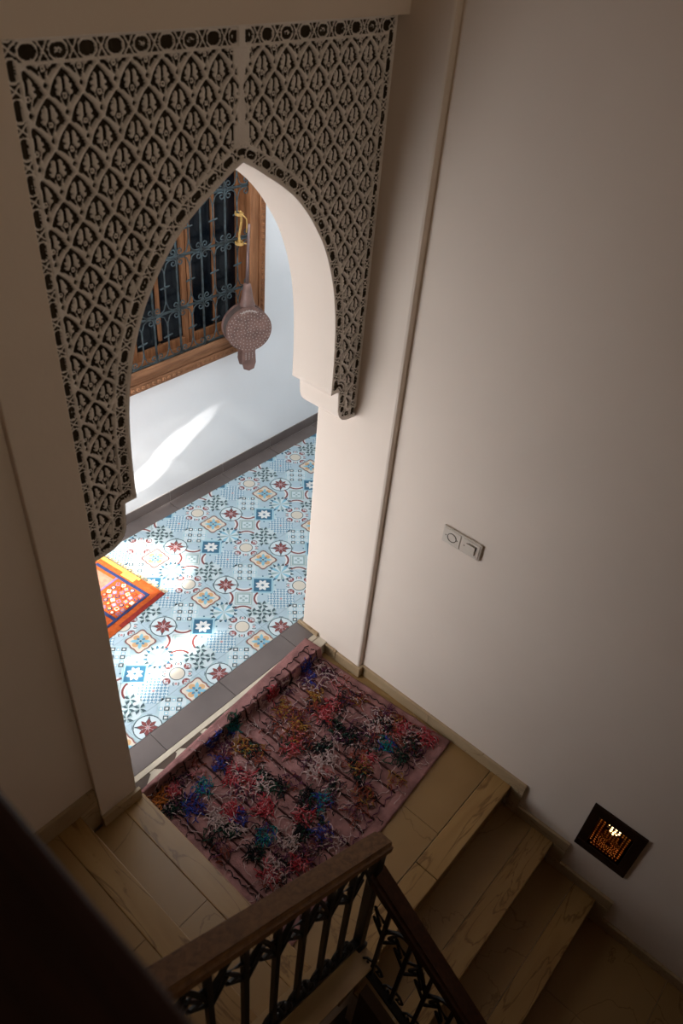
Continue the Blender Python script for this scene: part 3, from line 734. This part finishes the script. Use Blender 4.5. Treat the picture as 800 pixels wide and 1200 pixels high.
# ---- bellows hanging from the grille
BELW = mat('bellows_wood', (0.20, 0.115, 0.095), 0.45, noise=0.45, nscale=18, bump=0.1, bscale=50)
LEATH = mat('bellows_leather', (0.055, 0.032, 0.025), 0.6, noise=0.4, nscale=30)
STUD = mat('bellows_inlay', (0.42, 0.36, 0.33), 0.35, metallic=0.3)
be = thing('bellows', 'round wooden hand bellows studded with pale dots, hung nozzle up on the window grille', 'bellows', (0.680, 1.41, 1.175), (0, 0, math.radians(-28)))
def board_outline(r, n=40, handle=True):
    pts = []
    for k in range(n+1):
        a = -PI/2+0.30+(2*PI-0.60)*k/n
        x, z = r*math.cos(a), r*math.sin(a)
        if z > 0: x *= 1-0.25*(z/r)**3; z *= 1.06
        pts.append((x, z))
    hw = .043
    if handle: pts += [(-hw*.9, -r*1.05), (-hw, -r*1.55), (-hw*.75, -r*1.86), (0, -r*1.96), (hw*.75, -r*1.86), (hw, -r*1.55), (hw*.9, -r*1.05)]
    return pts
def board(y0, y1, name, shift=(0, 0)):
    bm = bmesh.new(); prism(bm, [(x+shift[0], z+shift[1]) for x, z in board_outline(.138)], 'y', y0, y1)
    bmesh.ops.bevel(bm, geom=[e for e in bm.edges if abs(e.verts[0].co.y-e.verts[1].co.y) < 1e-5], offset=.004, segments=2, affect='EDGES')
    return obj(name, bm, BELW, be)
fb = board(-.052, -.036, 'front_board'); board(.006, .020, 'back_board', (-.012, .006))
bm = bmesh.new()
prof = board_outline(.130, 40, False); rings = []
for j in range(9):
    y = -.036+.042*j/8; s = 1.0-(.05 if j % 2 else 0.0); sh = -.012*j/8
    rings.append([bm.verts.new((x*s+sh, y, z*s-sh*.5)) for x, z in prof])
for j in range(8):
    for k in range(len(prof)): bm.faces.new((rings[j][k], rings[j][(k+1) % len(prof)], rings[j+1][(k+1) % len(prof)], rings[j+1][k]))
bmesh.ops.recalc_face_normals(bm, faces=bm.faces[:]); obj('leather_fold', bm, LEATH, be)
bm = bmesh.new()
for r_, n in ((.012, 5), (.030, 10), (.050, 16), (.070, 22), (.090, 26), (.110, 32), (.126, 38)):
    for k in range(n):
        a = 2*PI*k/n+r_*40; x, z = r_*math.cos(a), r_*math.sin(a)
        if z > 0: x *= 1-0.25*(z/.138)**3
        lathe(bm, [(.0034, -.0525), (.0022, -.0545), (.0003, -.0550)], (x, 0, z), 6, 'y')
for k in range(14): lathe(bm, [(.0034, -.0525), (.0022, -.0545), (.0003, -.0550)], ((k % 3-1)*.020, 0, -.150-.010*(k//3)), 6, 'y')
for k in range(26):
    a = PI/2+(k/25-.5)*.9; lathe(bm, [(.005, -.0525), (.004, -.0545), (.0003, -.0552)], (.118*math.cos(a)*.85, 0, .118*math.sin(a)*1.02), 5, 'y')
stuff(tag(obj('studs', bm, STUD, be), 'pale inlaid studs'))
bm = bmesh.new(); lathe(bm, [(.046, .120), (.044, .150), (.034, .185), (.028, .225), (.022, .262), (.012, .270)], (0, -.006, 0), 20, 'z'); obj('nozzle_block', bm, BELW, be, smooth=True)
PIPE = mat('bellows_pipe', (0.23, 0.16, 0.15), 0.4, metallic=0.6, noise=.3)
bm = bmesh.new(); tube(bm, [(0, -.006, .262), (.004, -.004, .42), (.012, .0, .60)], [.011, .009, .0075], 10); obj('nozzle_pipe', bm, PIPE, be, smooth=True)
ROPE = mat('gold_cord', (0.62, 0.38, 0.12), 0.6, noise=.3, nscale=60, spec=.3)
rp = thing('cord', 'twisted golden cord tying the bellows to the window grille', 'cord', (0.722, 1.50, 1.72))
for ph in (0, PI):
    P_ = [(-.012+.008*math.sin(t*2*PI)+.004*math.cos(9*t*2*PI+ph), -.006+.004*math.sin(9*t*2*PI+ph), .095-.19*t) for t in [k/60 for k in range(61)]]
    bm = bmesh.new(); tube(bm, P_, .0042, 5); obj('hanging_strand', bm, ROPE, rp, smooth=True)
for za, zb in ((.085, .072), (-.076, -.090)):
    bm = bmesh.new(); tube(bm, [(-.012+.020*math.cos(a), .004+.024*math.sin(a), za+(zb-za)*a/(6*PI)) for a in [6*PI*k/48 for k in range(49)]], .0038, 5); obj('knot_wrap', bm, ROPE, rp, smooth=True)
for pts in ([(-.01, -.02, .08), (.012, -.03, .055), (.018, -.028, .02), (.012, -.03, -.02)], [(.0, -.025, -.08), (.028, -.03, -.088), (.036, -.03, -.06)]):
    bm = bmesh.new(); tube(bm, pts, .0036, 5); obj('loose_end', bm, ROPE, rp, smooth=True)
# ================================================================== ORANGE RUG IN THE CORRIDOR
def RG(n, c): return mat(n, c, 0.95, noise=0.25, nscale=60, bump=.3, bscale=300, spec=.05)
RCOL = [RG('rug_orange', (0.50, 0.10, 0.025)), RG('rug_red', (0.30, 0.04, 0.03)), RG('rug_navy', (0.035, 0.05, 0.13)), RG('rug_yellow', (0.78, 0.46, 0.10)),
        RG('rug_peach', (0.48, 0.22, 0.15)), RG('rug_cream', (0.70, 0.58, 0.45)), RG('rug_violet', (0.24, 0.16, 0.30))]
ra = math.atan2(0.054, 0.396)
orug = thing('rug', 'orange and red woven rug with a navy border stripe on the patterned corridor tiles', 'rug', (-0.425, 0.905, ZC), (0, 0, ra))
RW, RH = 1.15, 0.50
bm = bmesh.new()
nx, ny = 46, 20
vs = [[bm.verts.new((-RW*i/nx, RH*j/ny, .009+.0015*math.sin(i*1.3)*math.sin(j*.9)-(.004 if i in (0, nx) or j in (0, ny) else 0))) for j in range(ny+1)] for i in range(nx+1)]
for i in range(nx):
    for j in range(ny):
        f = bm.faces.new((vs[i][j], vs[i][j+1], vs[i+1][j+1], vs[i+1][j]))
        x, y = RW*(i+.5)/nx, RH*(j+.5)/ny; mi = 0
        if x < .05 or y < .05: mi = 1 if y < .05 and j % 2 == 0 else 0
        if x < .05 and y > .2: mi = 3
        elif x > .33 : mi = 0
        if .09 < x < .30 and .30 < y: mi = 4
        f.material_index = mi
lo = [bm.verts.new((-x, y, .001)) for x, y in ((0, 0), (RW, 0), (RW, RH), (0, RH))]
bm.faces.new(lo)
be_ = [vs[0][0], vs[nx][0], vs[nx][ny], vs[0][ny]]
for i in range(nx): pass
bmesh.ops.recalc_face_normals(bm, faces=bm.faces[:]); obj('woven_field', bm, RCOL, orug)
def flat(name, polys, mi, z=.0118, label=None):
    bm = bmesh.new()
    for p in polys: prism(bm, [(-a, b) for a, b in p], 'z', z-.004, z)
    o = obj(name, bm, RCOL[mi], orug)
    if label: tag(o, label)
    return o
def quad(x0, y0, x1, y1): return [(x0, y0), (x1, y0), (x1, y1), (x0, y1)]
flat('border_stripe', [quad(.062, .055, .080, .47)], 2, label='navy stripe'); flat('border_stripe', [quad(.080, .055, 1.05, .070)], 2, label='navy stripe')
flat('border_stripe', [quad(.300, .070, .318, .30)], 2, label='navy stripe'); flat('border_stripe', [quad(.080, .285, .300, .298)], 6, label='violet stripe')
flat('border_stripe', [quad(.004, .18, .020, .49)], 3, .0122, 'yellow edge stripe'); flat('border_stripe', [quad(.030, .30, .050, .48)], 0, .0122, 'orange edge stripe')
fl_ = []
for i in range(6):
    for j in range(6):
        cx, cy = .100+.034*i+(.012 if j % 2 else 0), .086+.033*j
        if cx > .29: continue
        flat('flower_motif', [[(cx+r_*math.cos(PI*k/6+.2*j), cy+r_*math.sin(PI*k/6+.2*j)) for k in range(12) for r_ in [.0145 if k % 3 else .0105]]], (6, 1, 2, 6, 5)[(i*2+j) % 5], .0120)
        flat('flower_motif', [[(cx+.0085*math.cos(2*PI*k/6), cy+.0085*math.sin(2*PI*k/6)) for k in range(6)]], (4, 0, 5, 3)[(i+j) % 4], .0126)
bm = bmesh.new()
for k in range(60):
    y = RH*(k+.5)/60; tube(bm, [(0, y, .006), (.012, y+random.uniform(-.003, .003), .003), (.026, y+random.uniform(-.006, .006), .0025)], .0013, 4)
stuff(tag(obj('fringe', bm, RCOL[3], orug), 'yellow fringe'))
# ================================================================== PINK BOUCHEROUITE RUG ON THE LANDING
PK = [mat('rug_pink_wool', (0.33, 0.16, 0.15), 0.95, noise=.42, nscale=16, bump=.5, bscale=220, spec=.05), mat('rug_brown_cord', (0.055, 0.022, 0.020), 0.95, noise=.3, nscale=40, spec=.05)]
YARN = {'red': (0.36, 0.035, 0.045), 'blue': (0.035, 0.05, 0.24), 'teal': (0.02, 0.16, 0.16), 'black': (0.012, 0.012, 0.014), 'green': (0.02, 0.055, 0.035), 'mustard': (0.30, 0.15, 0.035),
        'white': (0.50, 0.36, 0.34), 'pink': (0.48, 0.16, 0.17), 'plum': (0.10, 0.03, 0.06), 'orange': (0.42, 0.13, 0.03), 'rust': (0.22, 0.05, 0.03)}
YM = {k: mat('yarn_'+k, c, 0.95, noise=.3, nscale=80, spec=.05) for k, c in YARN.items()}
prug = thing('rug', 'shaggy dusty pink rug with ridged bands and tufts of coloured yarn on the landing', 'rug', (-0.65, -0.40, 0.0))
RBL, RBR, RTR, RTL = (-1.264, -0.885), (-0.026, -0.806), (-0.098, 0.190), (-1.264, 0.100)
def rug_pt(a, b, lift=0.0):
    x = (RBL[0]*(1-a)+RBR[0]*a)*(1-b)+(RTL[0]*(1-a)+RTR[0]*a)*b
    s = (RBL[1]*(1-a)+RBR[1]*a)*(1-b)+(RTL[1]*(1-a)+RTR[1]*a)*b
    rip = .0035*math.sin(a*43+3*math.sin(b*5))*math.sin(b*19+a*4)+.003*math.sin(a*88)
    up = .012+rip+lift
    y1 = 0.004
    if s <= y1: y, z = s, up
    else:
        e = s-y1; top = ZC+.004
        if e < top: y, z = y1+e*.16, .012+e*.98+lift*.4
        else: y, z = y1+top*.16+(e-top), .004+top*.98+lift
        y -= lift*.5 if e < top else 0
    return Vector((x+.65, y+.40, z))
bm = bmesh.new(); NA, NB = 124, 96
vs = [[bm.verts.new(rug_pt(i/NA, j/NB)) for j in range(NB+1)] for i in range(NA+1)]
for i in range(NA):
    for j in range(NB):
        f = bm.faces.new((vs[i][j], vs[i+1][j], vs[i+1][j+1], vs[i][j+1])); f.smooth = True
edge = [vs[i][0] for i in range(NA+1)]+[vs[NA][j] for j in range(1, NB+1)]+[vs[i][NB] for i in range(NA-1, -1, -1)]+[vs[0][j] for j in range(NB-1, 0, -1)]
low = [bm.verts.new((v.co.x, v.co.y, max(0.001, v.co.z-.012))) for v in edge]
for k in range(len(edge)): bm.faces.new((edge[k], low[k], low[(k+1) % len(edge)], edge[(k+1) % len(edge)]))
bmesh.ops.recalc_face_normals(bm, faces=bm.faces[:]); obj('woven_base', bm, PK[0], prug)
NBAND = 15
for k in range(1, NBAND):
    a = k/NBAND; bm = bmesh.new()
    tube(bm, [rug_pt(a+.0016*math.sin(j*.35+k*2), .055+.90*j/44, .0035) for j in range(45)], [.0046+.0012*math.sin(j*1.7+k) for j in range(45)], 5); tag(obj('ridge_cord', bm, PK[1], prug, smooth=True), 'dark brown ridge cord')
def chain(a0, b0, a1, b1, n, col, name):
    bm = bmesh.new()
    for k in range(n):
        t = (k+.5)/n; a, b = a0+(a1-a0)*t, b0+(b1-b0)*t; c = rug_pt(a, b, .005); d = rug_pt(a+(a1-a0)*.55/n, b+(b1-b0)*.55/n, .005)-c
        s = Vector((-d.y, d.x, 0))*(.7 if k % 2 else -.7)
        tube(bm, [c-d*.7+s*.6, c+s*.1, c+d*.8-s*.6], .0024, 4)
    return obj(name, bm, YM[col], prug)
tag(chain(.03, .925, .97, .955, 46, 'black', 'chain_stitch'), 'black chain stitch'); tag(chain(.965, .93, .965, .05, 40, 'black', 'chain_stitch'), 'black chain stitch')
tag(chain(.05, .87, .95, .90, 40, 'plum', 'chain_stitch'), 'plum chain stitch'); tag(chain(.05, .90, .05, .08, 34, 'black', 'chain_stitch'), 'black chain stitch'); tag(chain(.04, .06, .97, .07, 46, 'plum', 'chain_stitch'), 'plum chain stitch')
TUFTS = [(0.893, 0.846, 'blue'), (0.86, 0.785, 'blue'), (0.347, 0.912, 'blue'), (0.31, 0.792, 'blue'), (0.123, 0.746, 'blue'), (0.372, 0.202, 'blue'), (0.202, 0.516, 'blue'), (0.117, 0.708, 'blue'), (0.461, 0.882, 'teal'), (0.818, 0.236, 'teal'), (0.197, 0.753, 'teal'), (0.231, 0.373, 'teal'), (0.459, 0.291, 'teal'), (0.68, 0.869, 'red'), (0.829, 0.583, 'red'), (0.56, 0.584, 'red'), (0.343, 0.614, 'red'), (0.302, 0.482, 'red'), (0.204, 0.588, 'red'), (0.372, 0.306, 'red'), (0.95, 0.101, 'red'), (0.311, 0.691, 'red'), (0.139, 0.253, 'red'), (0.23, 0.191, 'red'), (0.915, 0.227, 'red'), (0.29, 0.468, 'red'), (0.652, 0.751, 'mustard'), (0.815, 0.683, 'mustard'), (0.427, 0.768, 'mustard'), (0.667, 0.257, 'mustard'), (0.66, 0.645, 'mustard'), (0.052, 0.874, 'orange'), (0.646, 0.463, 'black'), (0.654, 0.258, 'black'), (0.311, 0.562, 'black'), (0.434, 0.357, 'black'), (0.319, 0.262, 'black'), (0.75, 0.481, 'black'), (0.377, 0.567, 'black'), (0.148, 0.519, 'black'), (0.395, 0.477, 'black'), (0.886, 0.307, 'black'), (0.765, 0.152, 'black'), (0.465, 0.932, 'black'), (0.063, 0.783, 'black'), (0.436, 0.72, 'black'), (0.745, 0.395, 'black'), (0.156, 0.365, 'black'), (0.613, 0.404, 'white'), (0.169, 0.518, 'white'), (0.846, 0.326, 'white'), (0.364, 0.553, 'white'), (0.154, 0.258, 'white'), (0.536, 0.409, 'white'), (0.149, 0.605, 'white'), (0.26, 0.275, 'white'), (0.113, 0.852, 'pink'), (0.713, 0.261, 'pink'), (0.755, 0.569, 'pink')]
def tuft(a, b, cols, r, n):
    bm = bmesh.new(); names = []
    for k in range(n):
        c = random.choice(cols)
        if c not in names: names.append(c)
        t = random.random()*2*PI; q = r*math.sqrt(random.random()); aa, bb = a+q*math.cos(t)/1.24, b+q*math.sin(t)/1.02
        if not (.02 < aa < .985 and .02 < bb < .985): continue
        L_ = random.uniform(.022, .052); th = random.random()*2*PI; bend = random.uniform(-2.2, 2.2); pts = []; x, y = aa, bb
        m = 5
        for i in range(m+1):
            pts.append(rug_pt(min(.99, max(.01, x)), min(.99, max(.01, y)), .005+.011*math.sin(PI*i/m)*random.uniform(.5, 1.2)))
            x += L_/m*math.cos(th)/1.24; y += L_/m*math.sin(th)/1.02; th += bend/m+random.uniform(-.3, .3)
        tube(bm, pts, random.uniform(.0017, .0028), 4, names.index(c), cap=False)
    if not bm.verts: bm.free(); return
    o = obj('yarn_tuft', bm, [YM[c] for c in names], prug); tag(o, names[0]+' yarn tuft' if len(names) == 1 else names[0]+' and '+names[1]+' yarn tuft')
for a, b, c in TUFTS:
    if c == 'black' and random.random() < .1: continue
    tuft(a, b, {'red': ['red', 'red', 'pink'], 'blue': ['blue', 'blue', 'plum'], 'teal': ['teal', 'teal', 'blue'], 'black': ['black', 'green', 'black'], 'mustard': ['mustard', 'mustard', 'rust'], 'white': ['white'], 'pink': ['pink', 'red'], 'orange': ['orange']}[c], .040, 46)
for k in range(88):
    a, b = random.uniform(.06, .94), random.uniform(.08, .86)
    tuft(a, b, random.choice((['rust', 'plum'], ['black', 'plum'], ['white', 'plum'], ['green', 'black'], ['pink', 'rust'], ['mustard', 'rust'], ['black', 'rust'])), .045, 22)
bm = bmesh.new()
for k in range(300):
    a, b = random.uniform(.04, .96), random.uniform(.05, .92); th = random.random()*2*PI; L_ = random.uniform(.05, .13); pts = []; x, y = a, b; cv = random.uniform(-1.5, 1.5); m = 10
    for i in range(m+1):
        pts.append(rug_pt(min(.985, max(.015, x)), min(.985, max(.015, y)), .009+.006*math.sin(i*1.3)))
        x += L_/m*math.cos(th)/1.24; y += L_/m*math.sin(th)/1.02; th += cv/m+random.uniform(-.55, .55)
    tube(bm, pts, .0015, 3, 0, cap=False)
stuff(tag(obj('loose_threads', bm, YM['white'], prug), 'pale loose threads'))
bm = bmesh.new()
for k in range(110):
    a, b = random.uniform(.04, .96), random.uniform(.05, .92); th = random.random()*2*PI; L_ = random.uniform(.04, .12); pts = []; x, y = a, b; cv = random.uniform(-1.5, 1.5); m = 8
    for i in range(m+1):
        pts.append(rug_pt(min(.985, max(.015, x)), min(.985, max(.015, y)), .008+.006*math.sin(i*1.3)))
        x += L_/m*math.cos(th)/1.24; y += L_/m*math.sin(th)/1.02; th += cv/m+random.uniform(-.55, .55)
    tube(bm, pts, .0018, 3, 0, cap=False)
stuff(tag(obj('loose_threads', bm, YM['black'], prug), 'black loose threads'))
# ================================================================== SWITCH AND PIERCED LAMP ON THE RIGHT WALL
SWP = mat('switch_plastic', (0.60, 0.52, 0.44), 0.35, spec=.5); SWG = mat('switch_groove_shadow', (0.10, 0.075, 0.055), 0.6)
sw = thing('light_switch', 'beige double wall plate with a round socket and a rocker switch', 'switch', (0, -0.599, 1.200))
bm = bmesh.new(); box(bm, (-.011, -.093, -.042), (.0, .093, .042), bevel=.003); obj('back_plate', bm, SWP, sw)
for sg, nm in ((1, 'socket_module'), (-1, 'rocker_module')):
    bm = bmesh.new(); box(bm, (-.0135, sg*.046-.040, -.036), (-.0105, sg*.046+.040, .036), bevel=.0015); md = obj(nm, bm, SWP, sw)
    if sg > 0:
        bm = bmesh.new(); tube(bm, [(-.0138, .046+.021*math.cos(2*PI*k/28), .021*math.sin(2*PI*k/28)) for k in range(29)], .0016, 5, cap=False); tag(obj('socket_rim', bm, SWG, md), 'dark round rim')
        bm = bmesh.new(); lathe(bm, [(.019, -.0136), (.018, -.0142), (.0005, -.0142)], (0, .046, 0), 24, 'x'); obj('socket_disc', bm, SWP, md)
        for y in (.046+.030, .046-.026):
            bm = bmesh.new(); lathe(bm, [(.003, -.0136), (.002, -.0145), (.0003, -.0147)], (0, y, 0), 8, 'x'); obj('screw', bm, SWG, md)
    else:
        bm = bmesh.new(); box(bm, (-.019, -.046-.022, -.022), (-.0135, -.046+.022, .020), bevel=.0015); obj('rocker', bm, SWP, md)
        bm = bmesh.new(); box(bm, (-.0142, -.046-.026, .0205), (-.0136, -.046+.014, .0245)); box(bm, (-.0142, -.046-.027, .002), (-.0136, -.046-.0225, .0245)); tag(obj('rocker_shadow', bm, SWG, md), 'rocker shadow drawn as a dark L-shaped strip')  # cast shadow of the rocker, modelled as thin dark strips on two sides
        bm = bmesh.new(); lathe(bm, [(.003, -.0136), (.002, -.0145), (.0003, -.0147)], (0, -.046+.031, 0), 8, 'x'); obj('screw', bm, SWG, md)
BRASSD = mat('pierced_dark_brass', (0.030, 0.012, 0.006), 0.45, metallic=0.4, noise=.3, nscale=30)
BRASSP = mat('pierced_brass_plate', (0.20, 0.075, 0.022), 0.4, metallic=0.6, noise=.3, nscale=30)
NICHE = mat('lamp_niche', (0.70, 0.36, 0.12), 0.6)
BULB = emit('lamp_bulb', (1.0, 0.62, 0.24), 8.0)
LC = (-.5*(-LY0-LY1), (LZ0+LZ1)/2)
lp = thing('wall_lamp', 'small glowing pierced metal wall lamp set low in the right wall', 'lamp', (0, (LY0+LY1)/2, (LZ0+LZ1)/2))
hw_, hh_ = (LY1-LY0)/2+.004, (LZ1-LZ0)/2+.004; pw, ph_ = .078, .111
bm = bmesh.new()
ctr = (0.0, -.006)
for a, b in (((-hw_, -hh_), (hw_, -ph_+ctr[1])), ((-hw_, ph_+ctr[1]), (hw_, hh_)), ((-hw_, -ph_+ctr[1]), (-pw, ph_+ctr[1])), ((pw, -ph_+ctr[1]), (hw_, ph_+ctr[1]))):
    box(bm, (-.012, a[0], a[1]), (-.0005, b[0], b[1]), bevel=.0015)
obj('frame', bm, BRASSD, lp)
st = .0019; ny_, nz_ = int(2*pw/st), int(2*ph_/st)
bm = bmesh.new(); vd = {}
def holeq(y, z):
    ay, az = abs(y), z
    def dots(p, q, pit, r): return math.hypot((p/pit+.5) % 1-.5, (q/pit+.5) % 1-.5)*pit < r
    if ay > pw-.006 or abs(az) > ph_-.006: return False
    if ay > pw-.034 and az > -.07: return dots(y-.004, z, .0165, .0042)
    if az > ph_-.034: return dots(y, z, .0170, .0044)
    if az < -ph_+.030 and az > -ph_+.010: return dots(y, z, .0150, .0036)
    rr = math.hypot(y, z+.022)
    if math.hypot(y-.004, z-.043) < .034: return dots(y-.004, z-.043, .0140, .0044)
    if rr < .055 and rr > .012:
        n = 22 if rr > .03 else 12; a = math.atan2(z+.022, y)*n/(2*PI); k = round(rr/.0105)
        return abs(rr-k*.0105) < .0026 and abs(((a+(k % 2)*.5)+.5) % 1-.5) < .26
    if ay < .052 and -.085 < az < -.07: return dots(y, z, .012, .0033)
    return False
for i in range(ny_):
    for j in range(nz_):
        y, z = -pw+(i+.5)*st, -ph_+(j+.5)*st
        if holeq(y, z): continue
        q = []
        for di, dj in ((0, 0), (0, 1), (1, 1), (1, 0)):
            key = (i+di, j+dj)
            if key not in vd: vd[key] = bm.verts.new((-.006, -pw+key[0]*st, -ph_+key[1]*st+ctr[1]))
            q.append(vd[key])
        bm.faces.new(q)
bmesh.ops.solidify(bm, geom=bm.faces[:], thickness=.0012)
obj('pierced_plate', bm, BRASSP, lp)
bm = bmesh.new(); x0, x1 = .0015, .0985
for a, b in (((x0, -hw_+.006, -hh_+.006), (x1, -hw_+.009, hh_-.006)), ((x0, hw_-.009, -hh_+.006), (x1, hw_-.006, hh_-.006)), ((x0, -hw_+.009, -hh_+.006), (x1, hw_-.009, -hh_+.009)), ((x0, -hw_+.009, hh_-.009), (x1, hw_-.009, hh_-.006)), ((x1-.003, -hw_+.009, -hh_+.009), (x1, hw_-.009, hh_-.009))): box(bm, a, b)
obj('niche_lining', bm, NICHE, lp)
bm = bmesh.new(); lathe(bm, [(.004, -.036), (.020, -.028), (.029, -.008), (.026, .012), (.014, .030), (.012, .050)], (.040, .004, .040), 16, 'z'); obj('bulb', bm, BULB, lp, smooth=True)
# ================================================================== BALUSTRADES
RS1 = 0.755
def r1z(x): return 0.925+RS1*(-1.06-x)       # top of the upper rail
ub = thing('balustrade', 'brown wooden handrail over black scrolled ironwork rising beside the upper steps', 'railing', (-1.09, -1.09, 0.0))
UB = Matrix.Translation((1.09, 1.09, 0))
def upart(name, bm, m, smooth=False, parent=None):
    bm.transform(UB); return obj(name, bm, m, parent or ub, smooth)
bm = bmesh.new(); ya, yb = -1.046, -1.122; x0, x1 = -1.052, -2.30
prism(bm, [(x0, r1z(x0)), (x1, r1z(x1)), (x1, r1z(x1)-.068), (x0-.012, r1z(x0)-.050)], 'y', ya, yb)
bmesh.ops.bevel(bm, geom=bm.edges[:], offset=.013, segments=3, affect='EDGES'); upart('handrail', bm, RAILWOOD_X)
bm = bmesh.new(); prism(bm, [(x0-.035, r1z(x0-.035)-.062), (x1, r1z(x1)-.0685), (x1, r1z(x1)-.088), (x0-.035, r1z(x0-.035)-.080)], 'y', -1.066, -1.104); upart('top_bar', bm, IRON)
bm = bmesh.new(); box(bm, (-1.112, -1.110, kz(-1.10)-.02), (-1.076, -1.074, r1z(-1.09)-.055), bevel=.002); box(bm, (-1.120, -1.118, kz(-1.10)+.0), (-1.068, -1.066, kz(-1.10)+.030), bevel=.002); upart('newel_post', bm, IRON)
kc = .014
bm = bmesh.new(); prism(bm, [(-1.112, kz(-1.112)+kc+.035), (x1, kz(x1)+kc+.035), (x1, kz(x1)+kc+.058), (-1.112, kz(-1.112)+kc+.058)], 'y', -1.076, -1.108); upart('bottom_bar', bm, IRON)
YC = -1.092
BARS = [-1.225, -1.335, -1.450, -1.560, -1.675, -1.790, -1.905, -2.02, -2.14]
for i, bx in enumerate(BARS):
    bm = bmesh.new(); zb, zt_ = kz(bx)+kc+.05, r1z(bx)-.08
    box(bm, (bx-.0085, YC-.0085, zb), (bx+.0085, YC+.0085, zt_)); bars = upart('baluster', bm, IRON)
    for sg in (-1, 1):                           # zigzag leaf of bent bar beside the baluster head, scroll at its foot
        z = zt_-.095+RS1*(-sg*.02)
        bm = bmesh.new(); tube(bm, [(bx+sg*.008, YC, z-.135), (bx+sg*.058, YC, z-.055), (bx+sg*.022, YC, z-.075), (bx+sg*.062, YC, z+.020), (bx+sg*.010, YC, z-.030)], .0065, 5); upart('zigzag_leaf', bm, IRON)
        z = zb+.05
        bm = bmesh.new(); tube(bm, [(bx+sg*.009, YC, z+.06), (bx+sg*.030, YC, z+.052), (bx+sg*.046, YC, z+.022), (bx+sg*.034, YC, z+.002), (bx+sg*.018, YC, z+.012), (bx+sg*.026, YC, z+.028)], .0052, 5); upart('foot_scroll', bm, IRON)
    bm = bmesh.new()
    for dx, dz, rr in ((-.02, .075, .015), (.02, .065, .014), (-.045, .07, .012), (.045, .04, .012), (0, .10, .013)):
        lathe(bm, [(.002, -rr*1.25), (rr, -rr*.6), (rr*1.2, 0), (rr, rr*.6), (.002, rr*1.25)], (bx+.055+dx*.8, YC, kz(bx+.055+dx*.8)+kc+.0+dz), 8, 'z')
    stuff(upart('cast_leaf_cluster', bm, IRON, True))
for i in range(0, len(BARS)-1):
    xa, xb = BARS[i]+.115 if i == 0 else BARS[i-1], BARS[i+1]
    if i % 2: continue
    bm = bmesh.new(); n = 16; pts = []
    for k in range(n+1):
        t = k/n; xx = xa+(xb-xa)*t; pts.append((xx, YC, r1z(xx)-.085-.20*(2*t-1)**2))
    tube(bm, pts, .0075, 5); upart('arch_bar', bm, IRON)
# lower balustrade
def r2z(y): return 0.772+0.80*(y+1.092)
lb = thing('balustrade', 'dark wooden handrail over black ironwork descending from the newel beside the lower steps', 'railing', (-1.09, -1.16, -0.05))
LB = Matrix.Translation((1.09, 1.16, 0.05))
def lpart(name, bm, m, smooth=False): bm.transform(LB); return obj(name, bm, m, lb, smooth)
bm = bmesh.new(); y0, y1 = -1.105, -1.985
prism(bm, [(y0+.02, r2z(y0+.02)), (y1, r2z(y1)), (y1, r2z(y1)-.075), (y0+.02, r2z(y0+.02)-.075)], 'x', -1.056, -1.124)
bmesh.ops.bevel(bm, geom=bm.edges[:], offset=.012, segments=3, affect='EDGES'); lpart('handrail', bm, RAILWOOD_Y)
bm = bmesh.new(); prism(bm, [(y0-.02, r2z(y0-.02)-.076), (y1, r2z(y1)-.076), (y1, r2z(y1)-.095), (y0-.02, r2z(y0-.02)-.095)], 'x', -1.074, -1.108); lpart('top_bar', bm, IRON)
def k2z(y): return 0.02+0.611*(y+1.186)
bm = bmesh.new(); prism(bm, [(-1.16, k2z(-1.16)+.05), (y1, k2z(y1)+.05), (y1, k2z(y1)+.070), (-1.16, k2z(-1.16)+.070)], 'x', -1.108, -1.138); lpart('bottom_bar', bm, IRON)
XC = -1.100
for i in range(8):
    by = -1.185-.105*i; zb, zt_ = k2z(by)+.06, r2z(by)-.09
    bm = bmesh.new(); tube(bm, [(XC-.022, by, zb), (XC, by, zt_)], .0105, 4); lpart('baluster', bm, IRON)
    for sg in (-1, 1):
        z = zt_-.095+.8*sg*.02
        bm = bmesh.new(); tube(bm, [(XC-.003, by+sg*.008, z-.135), (XC-.003, by+sg*.052, z-.055), (XC-.003, by+sg*.022, z-.075), (XC-.003, by+sg*.056, z+.020), (XC-.003, by+sg*.010, z-.030)], .0065, 5); lpart('zigzag_leaf', bm, IRON)
        z = zb+.05
        bm = bmesh.new(); tube(bm, [(XC-.02, by+sg*.009, z+.06), (XC-.02, by+sg*.030, z+.052), (XC-.02, by+sg*.046, z+.022), (XC-.02, by+sg*.034, z+.002), (XC-.02, by+sg*.018, z+.012), (XC-.02, by+sg*.026, z+.028)], .0052, 5); lpart('foot_scroll', bm, IRON)
    if i % 2 == 0 and i < 6:
        bm = bmesh.new(); pts = []
        for k in range(17):
            t = k/16; yy = by-.21*t; pts.append((XC-.003, yy, r2z(yy)-.10-.17*(2*t-1)**2))
        tube(bm, pts, .0075, 5); lpart('arch_bar', bm, IRON)
# level rail of the upper landing, close below the camera
nb = thing('balustrade', 'almost black wooden handrail of the upper landing, close and out of focus at lower left', 'railing', (-2.115, -1.7, 1.80))
NBM = Matrix.Translation((2.115, 1.7, -1.80))
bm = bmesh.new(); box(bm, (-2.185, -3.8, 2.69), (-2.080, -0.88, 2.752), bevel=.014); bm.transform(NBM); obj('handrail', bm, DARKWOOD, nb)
bm = bmesh.new(); box(bm, (-2.135, -3.8, 2.66), (-2.105, -0.92, 2.6895)); bm.transform(NBM); obj('top_bar', bm, IRON, nb)
for k in range(8):
    by = -0.95-.36*k; bm = bmesh.new(); box(bm, (-2.128, by-.008, 1.801), (-2.112, by+.008, 2.66)); bm.transform(NBM); obj('baluster', bm, IRON, nb)
